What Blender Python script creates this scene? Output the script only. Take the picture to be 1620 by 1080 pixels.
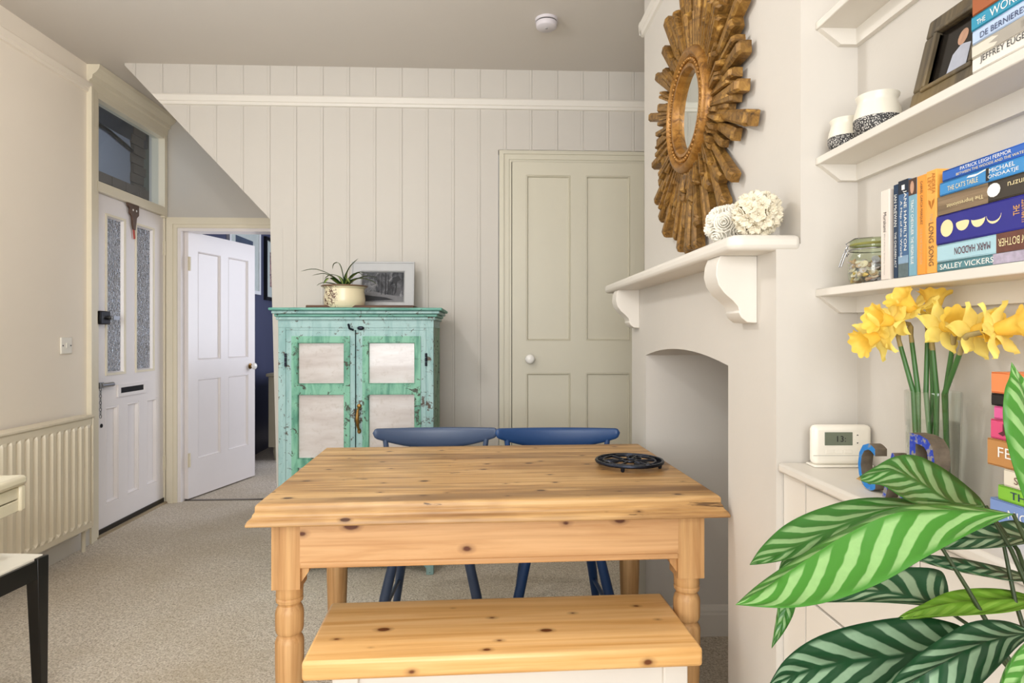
import bpy, bmesh, math, random
from mathutils import Vector, Matrix
R = random.Random(7)
for o in list(bpy.data.objects): bpy.data.objects.remove(o, do_unlink=True)
scene = bpy.context.scene
col = scene.collection

# ------------------------------------------------------------------ camera, world, light, exposure
cam = bpy.data.cameras.new('camera'); co = bpy.data.objects.new('camera', cam); col.objects.link(co)
co.location = (0, 0, 1.2); co.rotation_euler = (math.pi/2, 0, -math.atan(0.042))
cam.sensor_width = 36; cam.lens = 36*1000/1620; cam.shift_y = -11/1620; cam.clip_start = .02
scene.camera = co
w = bpy.data.worlds.new('sky'); scene.world = w; w.use_nodes = True
w.node_tree.nodes['Background'].inputs[0].default_value = (.80, .88, 1, 1)
w.node_tree.nodes['Background'].inputs[1].default_value = 1.0
vs = scene.view_settings
vs.view_transform = 'Standard'; vs.look = 'None'; vs.exposure = 0.17; vs.gamma = 1.0
try: vs.use_curve_mapping = False
except Exception: pass
def area(name, loc, rot, sx, sy, e, c):
    l = bpy.data.lights.new(name, 'AREA'); l.shape = 'RECTANGLE'; l.size = sx; l.size_y = sy; l.energy = e; l.color = c
    o = bpy.data.objects.new(name, l); col.objects.link(o); o.location = loc; o.rotation_euler = rot
    return o
H = math.pi/2
area('daylight_side_window', (-2.20, 1.50, 1.65), (0, -H, 0), 1.5, 2.4, 8, (1, .995, .99))     # through the left window, beside the camera
area('daylight_rear_window', (-.55, -1.70, 1.60), (H, 0, 0), 2.2, 1.6, 84, (.97, .985, 1))      # through the bay behind the camera
area('daylight_next_room', (-.05, 6.2, 1.6), (0, H, 0), 1.4, 1.4, 38, (.82, .87, 1))             # the other room's window
area('daylight_porch', (-2.46, 5.6, 2.75), (0, H, 0), .8, 1.0, 7, (.85, .90, 1))                     # daylight under the porch outside the front door
fl = bpy.data.lights.new('camera_flash', 'POINT'); fl.energy = 3; fl.shadow_soft_size = .06; fl.color = (1, .96, .90)
fo = bpy.data.objects.new('camera_flash', fl); col.objects.link(fo); fo.location = (-.15, -.25, 1.5)

# ------------------------------------------------------------------ helpers
def added_fill(e):  # fill light added to lift the left wall and floor
    l = bpy.data.lights.new('added_fill_light', 'POINT'); l.energy = e; l.shadow_soft_size = .07; l.color = (1, .99, .98)
    o = bpy.data.objects.new('added_fill_light', l); col.objects.link(o); o.location = (-.80, 1.75, 2.27)
def lin(h):
    if not isinstance(h, str): return tuple(h) + ((1,) if len(h) == 3 else ())
    h = h.lstrip('#'); v = [int(h[i:i+2], 16)/255 for i in (0, 2, 4)]
    return tuple((c/12.92 if c <= .04045 else ((c+.055)/1.055)**2.4) for c in v) + (1,)
class NT:
    def __init__(s, name):
        s.m = bpy.data.materials.new(name); s.m.use_nodes = True
        s.t = s.m.node_tree; s.b = s.t.nodes['Principled BSDF']
        s.out = s.t.nodes['Material Output']
    def n(s, typ, **kw):
        x = s.t.nodes.new(typ)
        for k, v in kw.items():
            if k[0] == '_': setattr(x, k[1:], v)
            else:
                key = k.replace('0', ' ') if not k.startswith('i') or not k[1:].isdigit() else int(k[1:])
                if hasattr(v, 'is_linked') or isinstance(v, bpy.types.NodeSocket): s.t.links.new(v, x.inputs[key])
                else: x.inputs[key].default_value = v
        return x
    def link(s, a, b): s.t.links.new(a, b)
    def set(s, key, v):
        if isinstance(v, bpy.types.NodeSocket): s.t.links.new(v, s.b.inputs[key])
        else: s.b.inputs[key].default_value = v
    def coord(s, kind='Object', scale=(1, 1, 1), rot=(0, 0, 0), loc=(0, 0, 0)):
        tc = s.n('ShaderNodeTexCoord'); mp = s.n('ShaderNodeMapping', Scale=scale, Rotation=rot, Location=loc)
        s.link(tc.outputs[kind], mp.inputs['Vector']); return mp.outputs[0]
    def noise(s, vec, scale, detail=4, rough=.55, dist=0):
        x = s.n('ShaderNodeTexNoise', Scale=scale, Detail=detail, Roughness=rough, Distortion=dist); s.link(vec, x.inputs['Vector']); return x.outputs['Fac']
    def ramp(s, fac, *stops):
        x = s.n('ShaderNodeValToRGB'); s.link(fac, x.inputs[0]); e = x.color_ramp.elements
        while len(e) < len(stops): e.new(.5)
        for el, (p, c) in zip(e, stops): el.position = p; el.color = lin(c)
        return x.outputs[0]
    def mix(s, fac, a, b, mode='MIX'):
        x = s.n('ShaderNodeMix', _data_type='RGBA', _blend_type=mode)
        for sock, v in ((x.inputs[0], fac), (x.inputs[6], a), (x.inputs[7], b)):
            if isinstance(v, bpy.types.NodeSocket): s.t.links.new(v, sock)
            else: sock.default_value = lin(v) if isinstance(v, str) or isinstance(v, tuple) else v
        return x.outputs[2]
    def math(s, op, a, b=0.0, c=0.0):
        x = s.n('ShaderNodeMath', _operation=op)
        for i, v in enumerate((a, b, c)):
            if isinstance(v, bpy.types.NodeSocket): s.t.links.new(v, x.inputs[i])
            else: x.inputs[i].default_value = v
        return x.outputs[0]
    def bump(s, h, strength=.2, dist=.01):
        x = s.n('ShaderNodeBump', Strength=strength, Distance=dist); s.link(h, x.inputs['Height']); s.link(x.outputs[0], s.b.inputs['Normal'])
BW = ((.0, (0, 0, 0)), (1., (1, 1, 1)))
def plain(name, c, rough=.5, metal=0, spec=.5, var=.04, vscale=9, bump=0, bscale=40, **kw):
    m = NT(name); v = m.coord()
    if var:
        f = m.noise(v, vscale, 5)
        a = lin(c); m.set('Base Color', m.mix(f, tuple(x*(1-var*2.2) for x in a[:3]) , tuple(min(1, x*(1+var*1.2)) for x in a[:3])))
    else: m.set('Base Color', lin(c))
    m.set('Roughness', rough); m.set('Metallic', metal); m.set('Specular IOR Level', spec)
    if bump: m.bump(m.noise(v, bscale, 4), bump, .004)
    for k, x in kw.items(): m.set(k.replace('_', ' '), x)
    return m.m
def wood(name, c0, c1, c2, axis=0, sc=1.0, rough=.45, knots=True, kc='#4b2a12', blot=None, kscale=3.2, kcut=.055, dark_seed=0.0, dents=False):
    m = NT(name); s = [26*sc]*3; s[axis] = 1.3*sc
    v = m.coord(scale=tuple(s), loc=(dark_seed, dark_seed*.7, 0)); f = m.noise(v, 1.1, 6, .6, .9)
    s2 = [90*sc]*3; s2[axis] = 2.2*sc
    g = m.noise(m.coord(scale=tuple(s2)), 1.0, 3, .6)
    base = m.ramp(f, (.33, c2), (.48, c1), (.62, c0))
    base = m.mix(.35, base, m.ramp(g, (.3, c2), (.6, c0)), 'MIX')
    if blot:
        bl = m.noise(m.coord(scale=(1.6, 3.0, 2.2), loc=(3.1+dark_seed, 1.7, 0)), 1.5, 4)
        base = m.mix(m.ramp(bl, (.50, (0, 0, 0)), (.74, (.75, .75, .75))), base, blot)
    if knots:
        sp_ = m.n('ShaderNodeSeparateXYZ'); m.link(m.coord(loc=(.37+dark_seed, .21, .13)), sp_.inputs[0])
        cv_ = m.n('ShaderNodeCombineXYZ'); m.link(m.math('MULTIPLY', sp_.outputs[0], 6*kscale/2), cv_.inputs[0]); m.link(m.math('MULTIPLY', m.math('ADD', sp_.outputs[1], sp_.outputs[2]), 10*kscale/2), cv_.inputs[1])
        vo = m.n('ShaderNodeTexVoronoi', _voronoi_dimensions='2D', Scale=1.0); m.link(cv_.outputs[0], vo.inputs['Vector'])
        wn = m.noise(m.coord(scale=(20, 40, 40)), 1, 3); rnd = m.n('ShaderNodeSeparateColor'); m.link(vo.outputs['Color'], rnd.inputs[0])
        d = m.math('ADD', m.math('ADD', vo.outputs['Distance'], m.math('MULTIPLY', rnd.outputs[0], .10)), m.math('MULTIPLY', m.math('SUBTRACT', wn, .5), .05))
        d = m.math('SUBTRACT', d, .02)
        k = m.ramp(d, (kcut, (1, 1, 1)), (kcut+.03, (.35, .35, .35)), (kcut+.09, (0, 0, 0)))
        base = m.mix(k, base, kc)
    if dents:
        s4 = [26.0]*3; s4[axis] = 5.0
        dn = m.noise(m.coord(scale=tuple(s4), loc=(2.3, 4.1, 0)), 1.0, 5, .62, .5)
        base = m.mix(m.ramp(dn, (.66, (0, 0, 0)), (.70, (.9, .9, .9))), base, '#3c2614')
        s5 = [7.0]*3; s5[axis] = .8
        dl = m.noise(m.coord(scale=tuple(s5), loc=(.3, 1.1, 0)), 1.3, 4, .6)
        base = m.mix(m.ramp(dl, (.50, (0, 0, 0)), (.62, (.7, .7, .7))), base, '#74502c')
    m.set('Base Color', base); m.set('Roughness', rough)
    m.bump(m.math('ADD', f, g), .12, .002)
    return m.m

class B:
    def __init__(s): s.v = []; s.f = []
    def add(s, vs, fs):
        n = len(s.v); s.v += [tuple(p) for p in vs]; s.f += [tuple(i+n for i in f) for f in fs]; return s
    def box(s, x0, x1, y0, y1, z0, z1):
        return s.add([(x0,y0,z0),(x1,y0,z0),(x1,y1,z0),(x0,y1,z0),(x0,y0,z1),(x1,y0,z1),(x1,y1,z1),(x0,y1,z1)],
                     [(0,3,2,1),(4,5,6,7),(0,1,5,4),(1,2,6,5),(2,3,7,6),(3,0,4,7)])
    def obox(s, c, size, mat=Matrix.Identity(3)):
        c = Vector(c); h = Vector(size)/2
        vs = [c + mat @ Vector((h.x*a, h.y*b, h.z*d)) for d in (-1, 1) for a, b in ((-1,-1),(1,-1),(1,1),(-1,1))]
        return s.add(vs, [(0,3,2,1),(4,5,6,7),(0,1,5,4),(1,2,6,5),(2,3,7,6),(3,0,4,7)])
    def hexa(s, bot, top):   # two quads, ordered counter-clockwise seen from the top
        return s.add(list(bot)+list(top), [(0,3,2,1),(4,5,6,7),(0,1,5,4),(1,2,6,5),(2,3,7,6),(3,0,4,7)])
    def lathe(s, prof, n=24, c=(0,0,0), caps=True, sx=1, sy=1):
        vs = []; fs = []; k = len(prof)
        for i in range(n):
            a = 2*math.pi*i/n
            for r, z in prof: vs.append((c[0]+sx*r*math.cos(a), c[1]+sy*r*math.sin(a), c[2]+z))
        for i in range(n):
            j = (i+1) % n
            for q in range(k-1): fs.append((i*k+q, j*k+q, j*k+q+1, i*k+q+1))
        if caps:
            if prof[0][0] > 1e-5: fs.append(tuple(i*k for i in range(n))[::-1])
            if prof[-1][0] > 1e-5: fs.append(tuple(i*k+k-1 for i in range(n)))
        return s.add(vs, fs)
    def tube(s, pts, rad, n=8, caps=True, closed=False):
        pts = [Vector(p) for p in pts]; m = len(pts)
        rad = rad if isinstance(rad, (list, tuple)) else [rad]*m
        vs = []; fs = []; prev = None
        for i, p in enumerate(pts):
            if closed: t = pts[(i+1) % m]-pts[i-1]
            else: t = (pts[min(i+1, m-1)]-pts[max(i-1, 0)])
            t = t.normalized()
            if prev is None:
                u = t.cross(Vector((0, 0, 1)) if abs(t.z) < .9 else Vector((1, 0, 0))).normalized()
            else:
                u = (prev - t*prev.dot(t)).normalized()
            prev = u; q = t.cross(u)
            for k in range(n):
                a = 2*math.pi*k/n; vs.append(p + (u*math.cos(a)+q*math.sin(a))*rad[i])
        for i in range(m if closed else m-1):
            j = (i+1) % m
            for k in range(n):
                l = (k+1) % n; fs.append((i*n+k, i*n+l, j*n+l, j*n+k))
        if caps and not closed:
            fs.append(tuple(range(n))[::-1]); fs.append(tuple((m-1)*n+k for k in range(n)))
        return s.add(vs, fs)
    def prism(s, poly, axis, a0, a1):     # poly in the two remaining axes (cyclic order), extruded along axis
        def p(u, v, a): return [(a, u, v), (v, a, u), (u, v, a)][axis]
        n = len(poly)
        area2 = sum(poly[i][0]*poly[(i+1) % n][1]-poly[(i+1) % n][0]*poly[i][1] for i in range(n))
        if area2 < 0: poly = poly[::-1]
        vs = [p(u, v, a0) for u, v in poly]+[p(u, v, a1) for u, v in poly]
        fs = [tuple(range(n))[::-1], tuple(range(n, 2*n))]+[(i, (i+1) % n, n+(i+1) % n, n+i) for i in range(n)]
        return s.add(vs, fs)
    def ball(s, c, r, nu=14, nv=9):
        r = r if isinstance(r, (list, tuple)) else (r, r, r)
        vs = [(c[0], c[1], c[2]-r[2])]; fs = []
        for j in range(1, nv):
            t = math.pi*j/nv
            for i in range(nu):
                a = 2*math.pi*i/nu; vs.append((c[0]+r[0]*math.sin(t)*math.cos(a), c[1]+r[1]*math.sin(t)*math.sin(a), c[2]-r[2]*math.cos(t)))
        vs.append((c[0], c[1], c[2]+r[2])); L = len(vs)-1
        for i in range(nu):
            k = (i+1) % nu; fs.append((0, 1+k, 1+i)); fs.append((L, L-nu+i, L-nu+k))
            for j in range(nv-2): a = 1+j*nu; fs.append((a+i, a+k, a+nu+k, a+nu+i))
        return s.add(vs, fs)
    def grid(s, fn, nu, nv):
        vs = [fn(i/nu, j/nv) for i in range(nu+1) for j in range(nv+1)]
        return s.add(vs, [(i*(nv+1)+j, (i+1)*(nv+1)+j, (i+1)*(nv+1)+j+1, i*(nv+1)+j+1) for i in range(nu) for j in range(nv)])
    def xf(s, M):
        s.v = [tuple(M @ Vector(p)) for p in s.v]; return s
    def mesh(s, name, mat, smooth=None):
        me = bpy.data.meshes.new(name); me.from_pydata([tuple(p) for p in s.v], [], s.f); me.materials.append(mat)
        if smooth is not None:
            me.polygons.foreach_set('use_smooth', [True]*len(me.polygons)); me.set_sharp_from_angle(angle=math.radians(smooth))
        me.update(); return me
    def build(s, name, mat, parent=None, bevel=0, smooth=None, seg=2, solid=0, sub=0):
        o = bpy.data.objects.new(name, s.mesh(name, mat, 40 if (bevel and smooth is None) else smooth)); col.objects.link(o); o.parent = parent
        if solid: md = o.modifiers.new('solid', 'SOLIDIFY'); md.thickness = solid; md.offset = 0
        if sub: md = o.modifiers.new('sub', 'SUBSURF'); md.levels = md.render_levels = sub
        if bevel:
            md = o.modifiers.new('bevel', 'BEVEL'); md.width = bevel; md.segments = seg; md.limit_method = 'ANGLE'; md.angle_limit = math.radians(35)
        return o
def tag(o, label=None, cat=None, group=None, kind=None):
    for k, v in (('label', label), ('category', cat), ('group', group), ('kind', kind)):
        if v: o[k] = v
    return o
def thing(name, loc, label, cat, rz=0, group=None):
    o = bpy.data.objects.new(name, None); col.objects.link(o); o.empty_display_size = .05
    o.location = loc; o.rotation_euler = (0, 0, rz); return tag(o, label, cat, group)
def struct(name, loc=(0, 0, 0), rz=0, label=None):
    o = bpy.data.objects.new(name, None); col.objects.link(o); o.empty_display_size = .05
    o.location = loc; o.rotation_euler = (0, 0, rz); o['kind'] = 'structure'
    if label: o['label'] = label
    return o
def inst(src, name, parent, M):
    o = bpy.data.objects.new(name, src if isinstance(src, bpy.types.Mesh) else src.data); col.objects.link(o); o.parent = parent; o.matrix_local = M; return o
_tc = {}
def text_mesh(s):
    if s in _tc: return _tc[s]
    c = bpy.data.curves.new('lettering', 'FONT'); c.body = s; c.resolution_u = 3
    o = bpy.data.objects.new('lettering', c); col.objects.link(o)
    dg = bpy.context.evaluated_depsgraph_get(); dg.update()
    me = bpy.data.meshes.new_from_object(o.evaluated_get(dg))
    V = [tuple(v.co) for v in me.vertices]; F = [tuple(p.vertices) for p in me.polygons]
    bpy.data.objects.remove(o); bpy.data.meshes.remove(me); bpy.data.curves.remove(c)
    xs = [v[0] for v in V]; ys = [v[1] for v in V]
    _tc[s] = (V, F, min(xs), max(xs), min(ys), max(ys)); return _tc[s]
def text(parent, s, c, ex, ey, wd, ht, mat):
    V, F, x0, x1, y0, y1 = text_mesh(s); ex = Vector(ex); ey = Vector(ey); c = Vector(c); nz = ex.cross(ey)
    b = B(); b.add([c + ex*((v[0]-x0)/(x1-x0)-.5)*wd + ey*((v[1]-y0)/(y1-y0)-.5)*ht + nz*.0006 for v in V], F)
    return b.build('lettering', mat, parent)

# ------------------------------------------------------------------ materials
PAINT = plain('white_paint', '#ddd7cd', .45, var=.012, vscale=5, bump=.05, bscale=120)
WALLP = plain('white_wall', '#c9c3ba', .6, var=.015, vscale=3, bump=.06, bscale=160)
CREAMW = plain('cream_wall', '#f4e9da', .65, var=.015, vscale=3, bump=.06, bscale=160)
BREAST = plain('chalky_white_plaster', '#d0cac1', .6, var=.015, vscale=4, bump=.12, bscale=35)
CREAMP = plain('cream_gloss_paint', '#e9dfc8', .32, var=.02, vscale=6)
DOORC = plain('ivory_door_paint', '#cdc7b4', .42, var=.015, vscale=5)
DOORW = plain('white_gloss_paint', '#efe8e5', .3, var=.015, vscale=5)
CEIL = plain('ceiling_paint', '#d5cec6', .75, var=.012, vscale=2)
NAVY = plain('navy_wall_paint', '#4b4f68', .35, var=.04, vscale=3)
BLACKM = plain('black_metal', '#17161a', .35, .6, var=.1, vscale=30)
IRON = plain('cast_iron', '#2b2f3a', .36, .8, var=.15, vscale=40, bump=.3, bscale=90)
CHROME = plain('chrome', '#cfcfd2', .15, 1, var=0)
STEEL = plain('old_steel', '#9a9a9c', .3, 1, var=.1, vscale=60)
BRASS = plain('aged_brass', '#9a7742', .35, .9, var=.2, vscale=60)
DARK = plain('dark_gap', '#14110f', .9, var=0)
BLACKP = plain('black_lacquer', '#0c0a09', .3, var=.2, vscale=20)
PORC = plain('porcelain', '#f3f0ea', .12, var=0, Coat_Weight=.5)
PLASTIC = plain('white_plastic', '#ece6d9', .35, var=.01)
ALARM = plain('alarm_plastic', '#d6d0d4', .4, var=.01)
NAVYCH = plain('navy_chair_paint', '#1f4374', .42, var=.03, vscale=8)
PAGES = plain('paper_pages', '#e3d8c0', .8, var=.06, vscale=200)
def carpet():
    m = NT('loop_carpet'); v = m.coord()
    f = m.noise(v, 125, 3, .7); g = m.noise(v, 45, 3, .6); b = m.noise(v, 1.6, 3)
    c = m.ramp(f, (.38, '#968c7d'), (.5, '#dacfc0'), (.62, '#faf1e4'))
    c = m.mix(.35, c, m.ramp(g, (.40, '#baac9a'), (.60, '#efe5d6')))
    c = m.mix(m.ramp(b, (.35, (0, 0, 0)), (.75, (.55, .55, .55))), c, '#b8a789')
    m.set('Base Color', c); m.set('Roughness', .95); m.set('Specular IOR Level', .1)
    m.bump(m.math('ADD', f, g), .9, .008); return m.m
CARPET = carpet()
def glass(name, c=(1, 1, 1), rough=0, ior=1.45, bumps=None):
    m = NT(name); m.set('Base Color', (*c, 1)); m.set('Roughness', rough); m.set('Transmission Weight', 1); m.set('IOR', ior)
    if bumps:
        v = m.coord(); m.bump(m.noise(v, bumps[0], 1, .4, .3), bumps[1], .05)
    return m.m
def thin(name, c=(1, 1, 1), ior=1.45, tint=1.0):
    m = NT(name); t_ = m.n('ShaderNodeBsdfTransparent', Color=(c[0]*tint, c[1]*tint, c[2]*tint, 1)); g_ = m.n('ShaderNodeBsdfGlossy', Roughness=.02)
    lw = m.n('ShaderNodeLayerWeight', Blend=.5); fc = m.math('MULTIPLY_ADD', m.math('POWER', lw.outputs['Facing'], 4.0), .55*(ior-1)/.45, .04*(ior-1)/.45); mx = m.n('ShaderNodeMixShader'); m.link(fc, mx.inputs[0]); m.link(t_.outputs[0], mx.inputs[1]); m.link(g_.outputs[0], mx.inputs[2])
    m.link(mx.outputs[0], m.out.inputs[0]); return m.m
GLASS = thin('clear_glass', (.97, .99, .97), 1.4)
TXGLASS = glass('hammered_glass', (.90, .93, 1), .02, 1.5, (60, 1.0))
PANE = thin('window_glass', (.9, .93, .95), 1.45)
PINE_T = wood('old_pine_table_top', '#d8b078', '#bc8f55', '#84592e', 0, 1, .42, True, '#4a2a14', '#8a5f30', 2.0, .035, 0, True)
PINE_E = wood('old_pine_edge', '#b98a50', '#a5763f', '#7a5027', 0, 1, .45, False, blot='#80532a')
PINE_L = wood('waxed_pine_leg', '#d2a670', '#c1915c', '#9e7040', 2, 1, .5, False)
PINE_A = wood('waxed_pine_apron', '#d9ad7c', '#cb9b68', '#b08050', 0, 1, .5, True, '#5d3018', None, 1.5, .05)
PINE_B = wood('honey_pine_bench', '#f3c88c', '#e9b772', '#d29852', 0, .8, .38, True, '#6d3c1c', None, 1.7, .045, 1.9)
def distress(name, c0, c1, wear, cut, rough=.5, streak=2):
    m = NT(name); s = [14, 14, 14]; s[streak] = 3
    f = m.noise(m.coord(scale=tuple(s)), 1.4, 6, .6, .6); g = m.noise(m.coord(), 30, 6, .75, .8); h = m.noise(m.coord(), 3.2, 3)
    c = m.ramp(f, (.38, c1), (.56, c0))
    k = m.math('ADD', m.math('MULTIPLY', g, .7), m.math('MULTIPLY', h, .3))
    c = m.mix(m.ramp(k, (cut, (0, 0, 0)), (cut+.03, (1, 1, 1))), c, wear)
    m.set('Base Color', c); m.set('Roughness', rough); m.bump(m.math('ADD', f, g), .25, .003); return m.m
AQUA = distress('pale_aqua_paint', '#9abaB8', '#80a6a4', '#4a3a2b', .555)
GREENP = distress('jade_paint', '#7ab298', '#4a8872', '#33382a', .56)
TEAL = distress('teal_cornice_paint', '#6fa698', '#4f8d80', '#2c2a20', .57, streak=0)
OLIVE = distress('cabinet_side_paint', '#8aa58c', '#6a8873', '#2c2a20', .57)

# ------------------------------------------------------------------ the room
XL, XB, XU, XA, YR, YF, YP, YB, ZC, YN = -2.28, .639, .694, .823, 1.365, 2.735, 3.70, 4.62, 2.75, -1.8
fl_o = B().box(-3.6, 1.6, YN, 8.2, -.1, 0).build('floor', CARPET); tag(fl_o, 'beige grey loop carpet', kind='structure')
c = B().box(-2.4, 1.6, YN, YP+.1, ZC, ZC+.1).box(-2.4, -2.06, YP+.1, YB, ZC, ZC+.1)
tag(c.build('ceiling', CEIL), kind='structure')
# left wall with the front door opening (Y 3.80-4.62, to z 2.62) and the window beside the camera
DY0, DY1 = 3.80, 4.60
b = B().box(-2.4, XL, 2.75, 3.78, 0, ZC).box(-2.4, XL, 3.78, YB, 2.62, ZC).box(-2.4, XL, YN, .25, 0, ZC).box(-2.4, XL, .25, 2.75, 0, .85).box(-2.4, XL, .25, 2.75, 2.42, ZC)
tag(b.build('wall_left', CREAMW), kind='structure')
# wall with the open doorway (X -2.20 .. -1.35, to z 1.962)
b = B().box(-2.4, -2.20, YB, YB+.12, 0, ZC).box(-2.20, -1.30, YB, YB+.12, 1.962, ZC).box(-1.30, 1.6, YB, YB+.12, 0, ZC)
tag(b.build('wall_back', WALLP), kind='structure')
# rear wall with bay window, right wall behind the camera
b = B().box(-2.4, -1.7, YN-.1, YN, 0, ZC).box(.6, 1.0, YN-.1, YN, 0, ZC).box(-1.7, .6, YN-.1, YN, 0, .75).box(-1.7, .6, YN-.1, YN, 2.45, ZC)
tag(b.build('wall_rear', WALLP), kind='structure')
b = B().box(XA, XA+.12, YN, YR, 0, ZC).box(1.17, 1.35, YF+.0005, YP+.0005, 0, ZC)
tag(b.build('wall_right', WALLP), kind='structure')
for n, (loc, rz, wd, z0, z1) in enumerate((((-2.34, 2.75, 0), -H, 2.5, .85, 2.42), ((-1.7, YN-.05, 0), 0, 2.3, .75, 2.45))):
    s = struct('window_%d' % (n+2), loc, rz); fr = B()
    fr.box(0, wd, -.03, .03, z0, z0+.05).box(0, wd, -.03, .03, z1-.05, z1).box(0, wd, -.02, .02, (z0+z1)/2-.025, (z0+z1)/2+.025)
    for k in range(4): x = .025+k*(wd-.05)/3; fr.box(x-.025, x+.025, -.03, .03, z0, z1)
    fr.build('window_frame', PAINT, s)
    for k in range(3):
        x = .05+k*(wd-.05)/3
        for za, zb in ((z0+.05, (z0+z1)/2-.025), ((z0+z1)/2+.025, z1-.05)): B().box(x, x+(wd-.2)/3, -.004, .004, za, zb).build('pane', GLASS, s)

# staircase side: boarded wall under the stair string
def zlow(x):
    if x < -1.195: return 1.816 + (-1.195-x)*(2.745-1.816)/(2.067-1.195)
    return 0.0
wp = struct('wall_panelled', label='white painted tongue and groove boarded wall under the stairs')
poly = [(-2.07, ZC), (-1.195, 1.816), (-1.195, 0), (.075, 0), (.075, 2.28), (1.03, 2.28), (1.03, 0), (1.3, 0), (1.3, ZC)]
def xzprism(poly, y0, y1):      # poly as (x,z)
    b = B(); b.prism([(z, x) for x, z in poly], 1, y0, y1); return b
xzprism(poly, YP+.012, YP+.10).build('backing', WALLP, wp)
pitch = .1515; x = -2.15
while x < 1.3:
    x0, x1 = x+.0004, x+pitch-.0004; x += pitch
    segs = []
    a0, a1 = max(x0, -2.06), min(x1, 1.29)
    if a1-a0 < .01: continue
    cuts = [a0] + [q for q in (-1.195, .075, 1.03) if a0 < q < a1] + [a1]
    b = B()
    for p0, p1 in zip(cuts[:-1], cuts[1:]):
        mid = (p0+p1)/2
        za, zb = (zlow(p0), zlow(p1)) if mid < -1.195 else ((2.28, 2.28) if .075 < mid < 1.03 else (0, 0))
        ch = .0025
        last = p1 == a1 and p1-p0 > .03; first = p0 == a0
        # main face plus a bead along the right edge
        xs = [p0, p0+(ch if first else 0), p1-(.017 if last else 0)] + ([p1-.0145, p1-.012, p1-ch, p1] if last else [])
        ys = [YP+(.0016 if first else 0), YP, YP] + ([YP+.0010, YP, YP, YP+.0016] if last else [])
        k = len(xs); zl = [za+(zb-za)*(q-p0)/(p1-p0) for q in xs]
        vs = [(xs[i], ys[i], zl[i]) for i in range(k)]+[(xs[i], ys[i], ZC) for i in range(k)]
        vs += [(xs[i], YP+.014, zl[i]) for i in range(k)]
        fs = [(i, i+1, k+i+1, k+i) for i in range(k-1)]+[(i+1, i, 2*k+i, 2*k+i+1) for i in range(k-1)]
        b.add(vs, fs)
    b.build('board', WALLP, wp)
# stair soffit behind the string, and the closed end of the stair wall
xzprism([(-2.07, ZC), (-1.195, 1.816), (-1.195, 1.98), (-2.0, ZC+.1), (-2.07, ZC+.1)], YP+.10, YB).build('stair_soffit', CEIL, wp)
# corner strip on the free end of the wall
B().box(-1.197, -1.168, YP-.001, YP+.104, 0, 1.815).build('corner_strip', WALLP, wp)
def rail(name, pts, up, mat=PAINT):   # moulding swept along straight run between two XY points; out = outward normal
    (x0, y0), (x1, y1), (nx, ny), z = pts
    prof = [(0, 0), (.010, .004), (.014, .016), (.014, .019), (.018, .022), (.022, .052), (.018, .060), (0, .062)] if up == 'picture' else \
           [(0, 0), (.018, 0), (.018, .085), (.014, .092), (.014, .1), (.008, .115), (0, .12)]
    b = B(); vs = []; k = len(prof)
    for (x, y) in ((x0, y0), (x1, y1)): vs += [(x+nx*o, y+ny*o, z+h) for o, h in prof]
    b.add(vs, [(i, i+1, k+i+1, k+i) for i in range(k-1)]+[tuple(range(k)), tuple(range(2*k-1, k-1, -1))])
    o = b.build(name, mat); o['kind'] = 'structure'; return o
t_ = rail('trim_1', ((-1.87, YP), (XU+.6, YP), (0, -1), 2.515), 'picture')
for v_ in t_.data.vertices:
    if v_.co.x < 0: v_.co.x = -2.067+(2.745-v_.co.z)*.9386+.004
rail('trim_2', ((XL, -1.8), (XL, 3.735), (1, 0), 2.585), 'picture', CREAMW)
rail('trim_3', ((XU, YR), (XU, YF+.02), (-1, 0), 2.505), 'picture')
rail('trim_4', ((XU-.02, YF), (1.25, YF), (0, 1), 2.505), 'picture')
rail('baseboard_left', ((XL, 2.15), (XL, 3.72), (1, 0), 0), 'base')
rail('baseboard_panelled', ((-1.19, YP-.002), (.075, YP-.002), (0, -1), 0), 'base')
rail('baseboard_right', ((XB, 2.495), (XB, YF), (-1, 0), 0), 'base')

# ------------------------------------------------------------------ chimney breast, fire opening, mantel
cb = struct('wall_chimney_breast', label='white plastered chimney breast with an arched fire opening')
B().box(XU, 1.25, YR, YF, 1.40, ZC).build('upper_breast', BREAST, cb)
O0, O1 = 1.64, 2.495
arc = [(O0 + (O1-O0)*t, 1.118 + .034*(1-(2*t-1)**2)) for t in [i/12 for i in range(13)]]
b = B()
b.prism([(YR, 0), (O0, 0), (O0, 1.40), (YR, 1.40)], 0, XB, 1.25)
b.prism([(O1, 0), (YF, 0), (YF, 1.40), (O1, 1.40)], 0, XB, 1.25)
b.box(1.10, 1.25, O0, O1, 0, 1.40)
for (ya, za), (yb, zb) in zip(arc[:-1], arc[1:]):
    b.add([(XB, ya, za), (XB, yb, zb), (XB, yb, 1.40), (XB, ya, 1.40), (1.10, ya, za), (1.10, yb, zb)], [(0, 3, 2, 1), (0, 1, 5, 4)])
b.build('fire_surround', BREAST, cb)
rl = rail('skirting', ((XB+.02, O1), (1.10, O1), (0, -1), 0), 'base'); rl.parent = cb; del rl['kind']
B().box(1.085, 1.10, O0, O1, 0, .11).build('skirting', PAINT, cb)
mt = thing('mantel_shelf', (XB, 2.06, 1.385), 'white painted mantel shelf on two scrolled brackets above the fire opening', 'mantel shelf')
b = B(); y0, y1, rr = YR-.005-2.06, 2.84-2.06, .03
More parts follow.
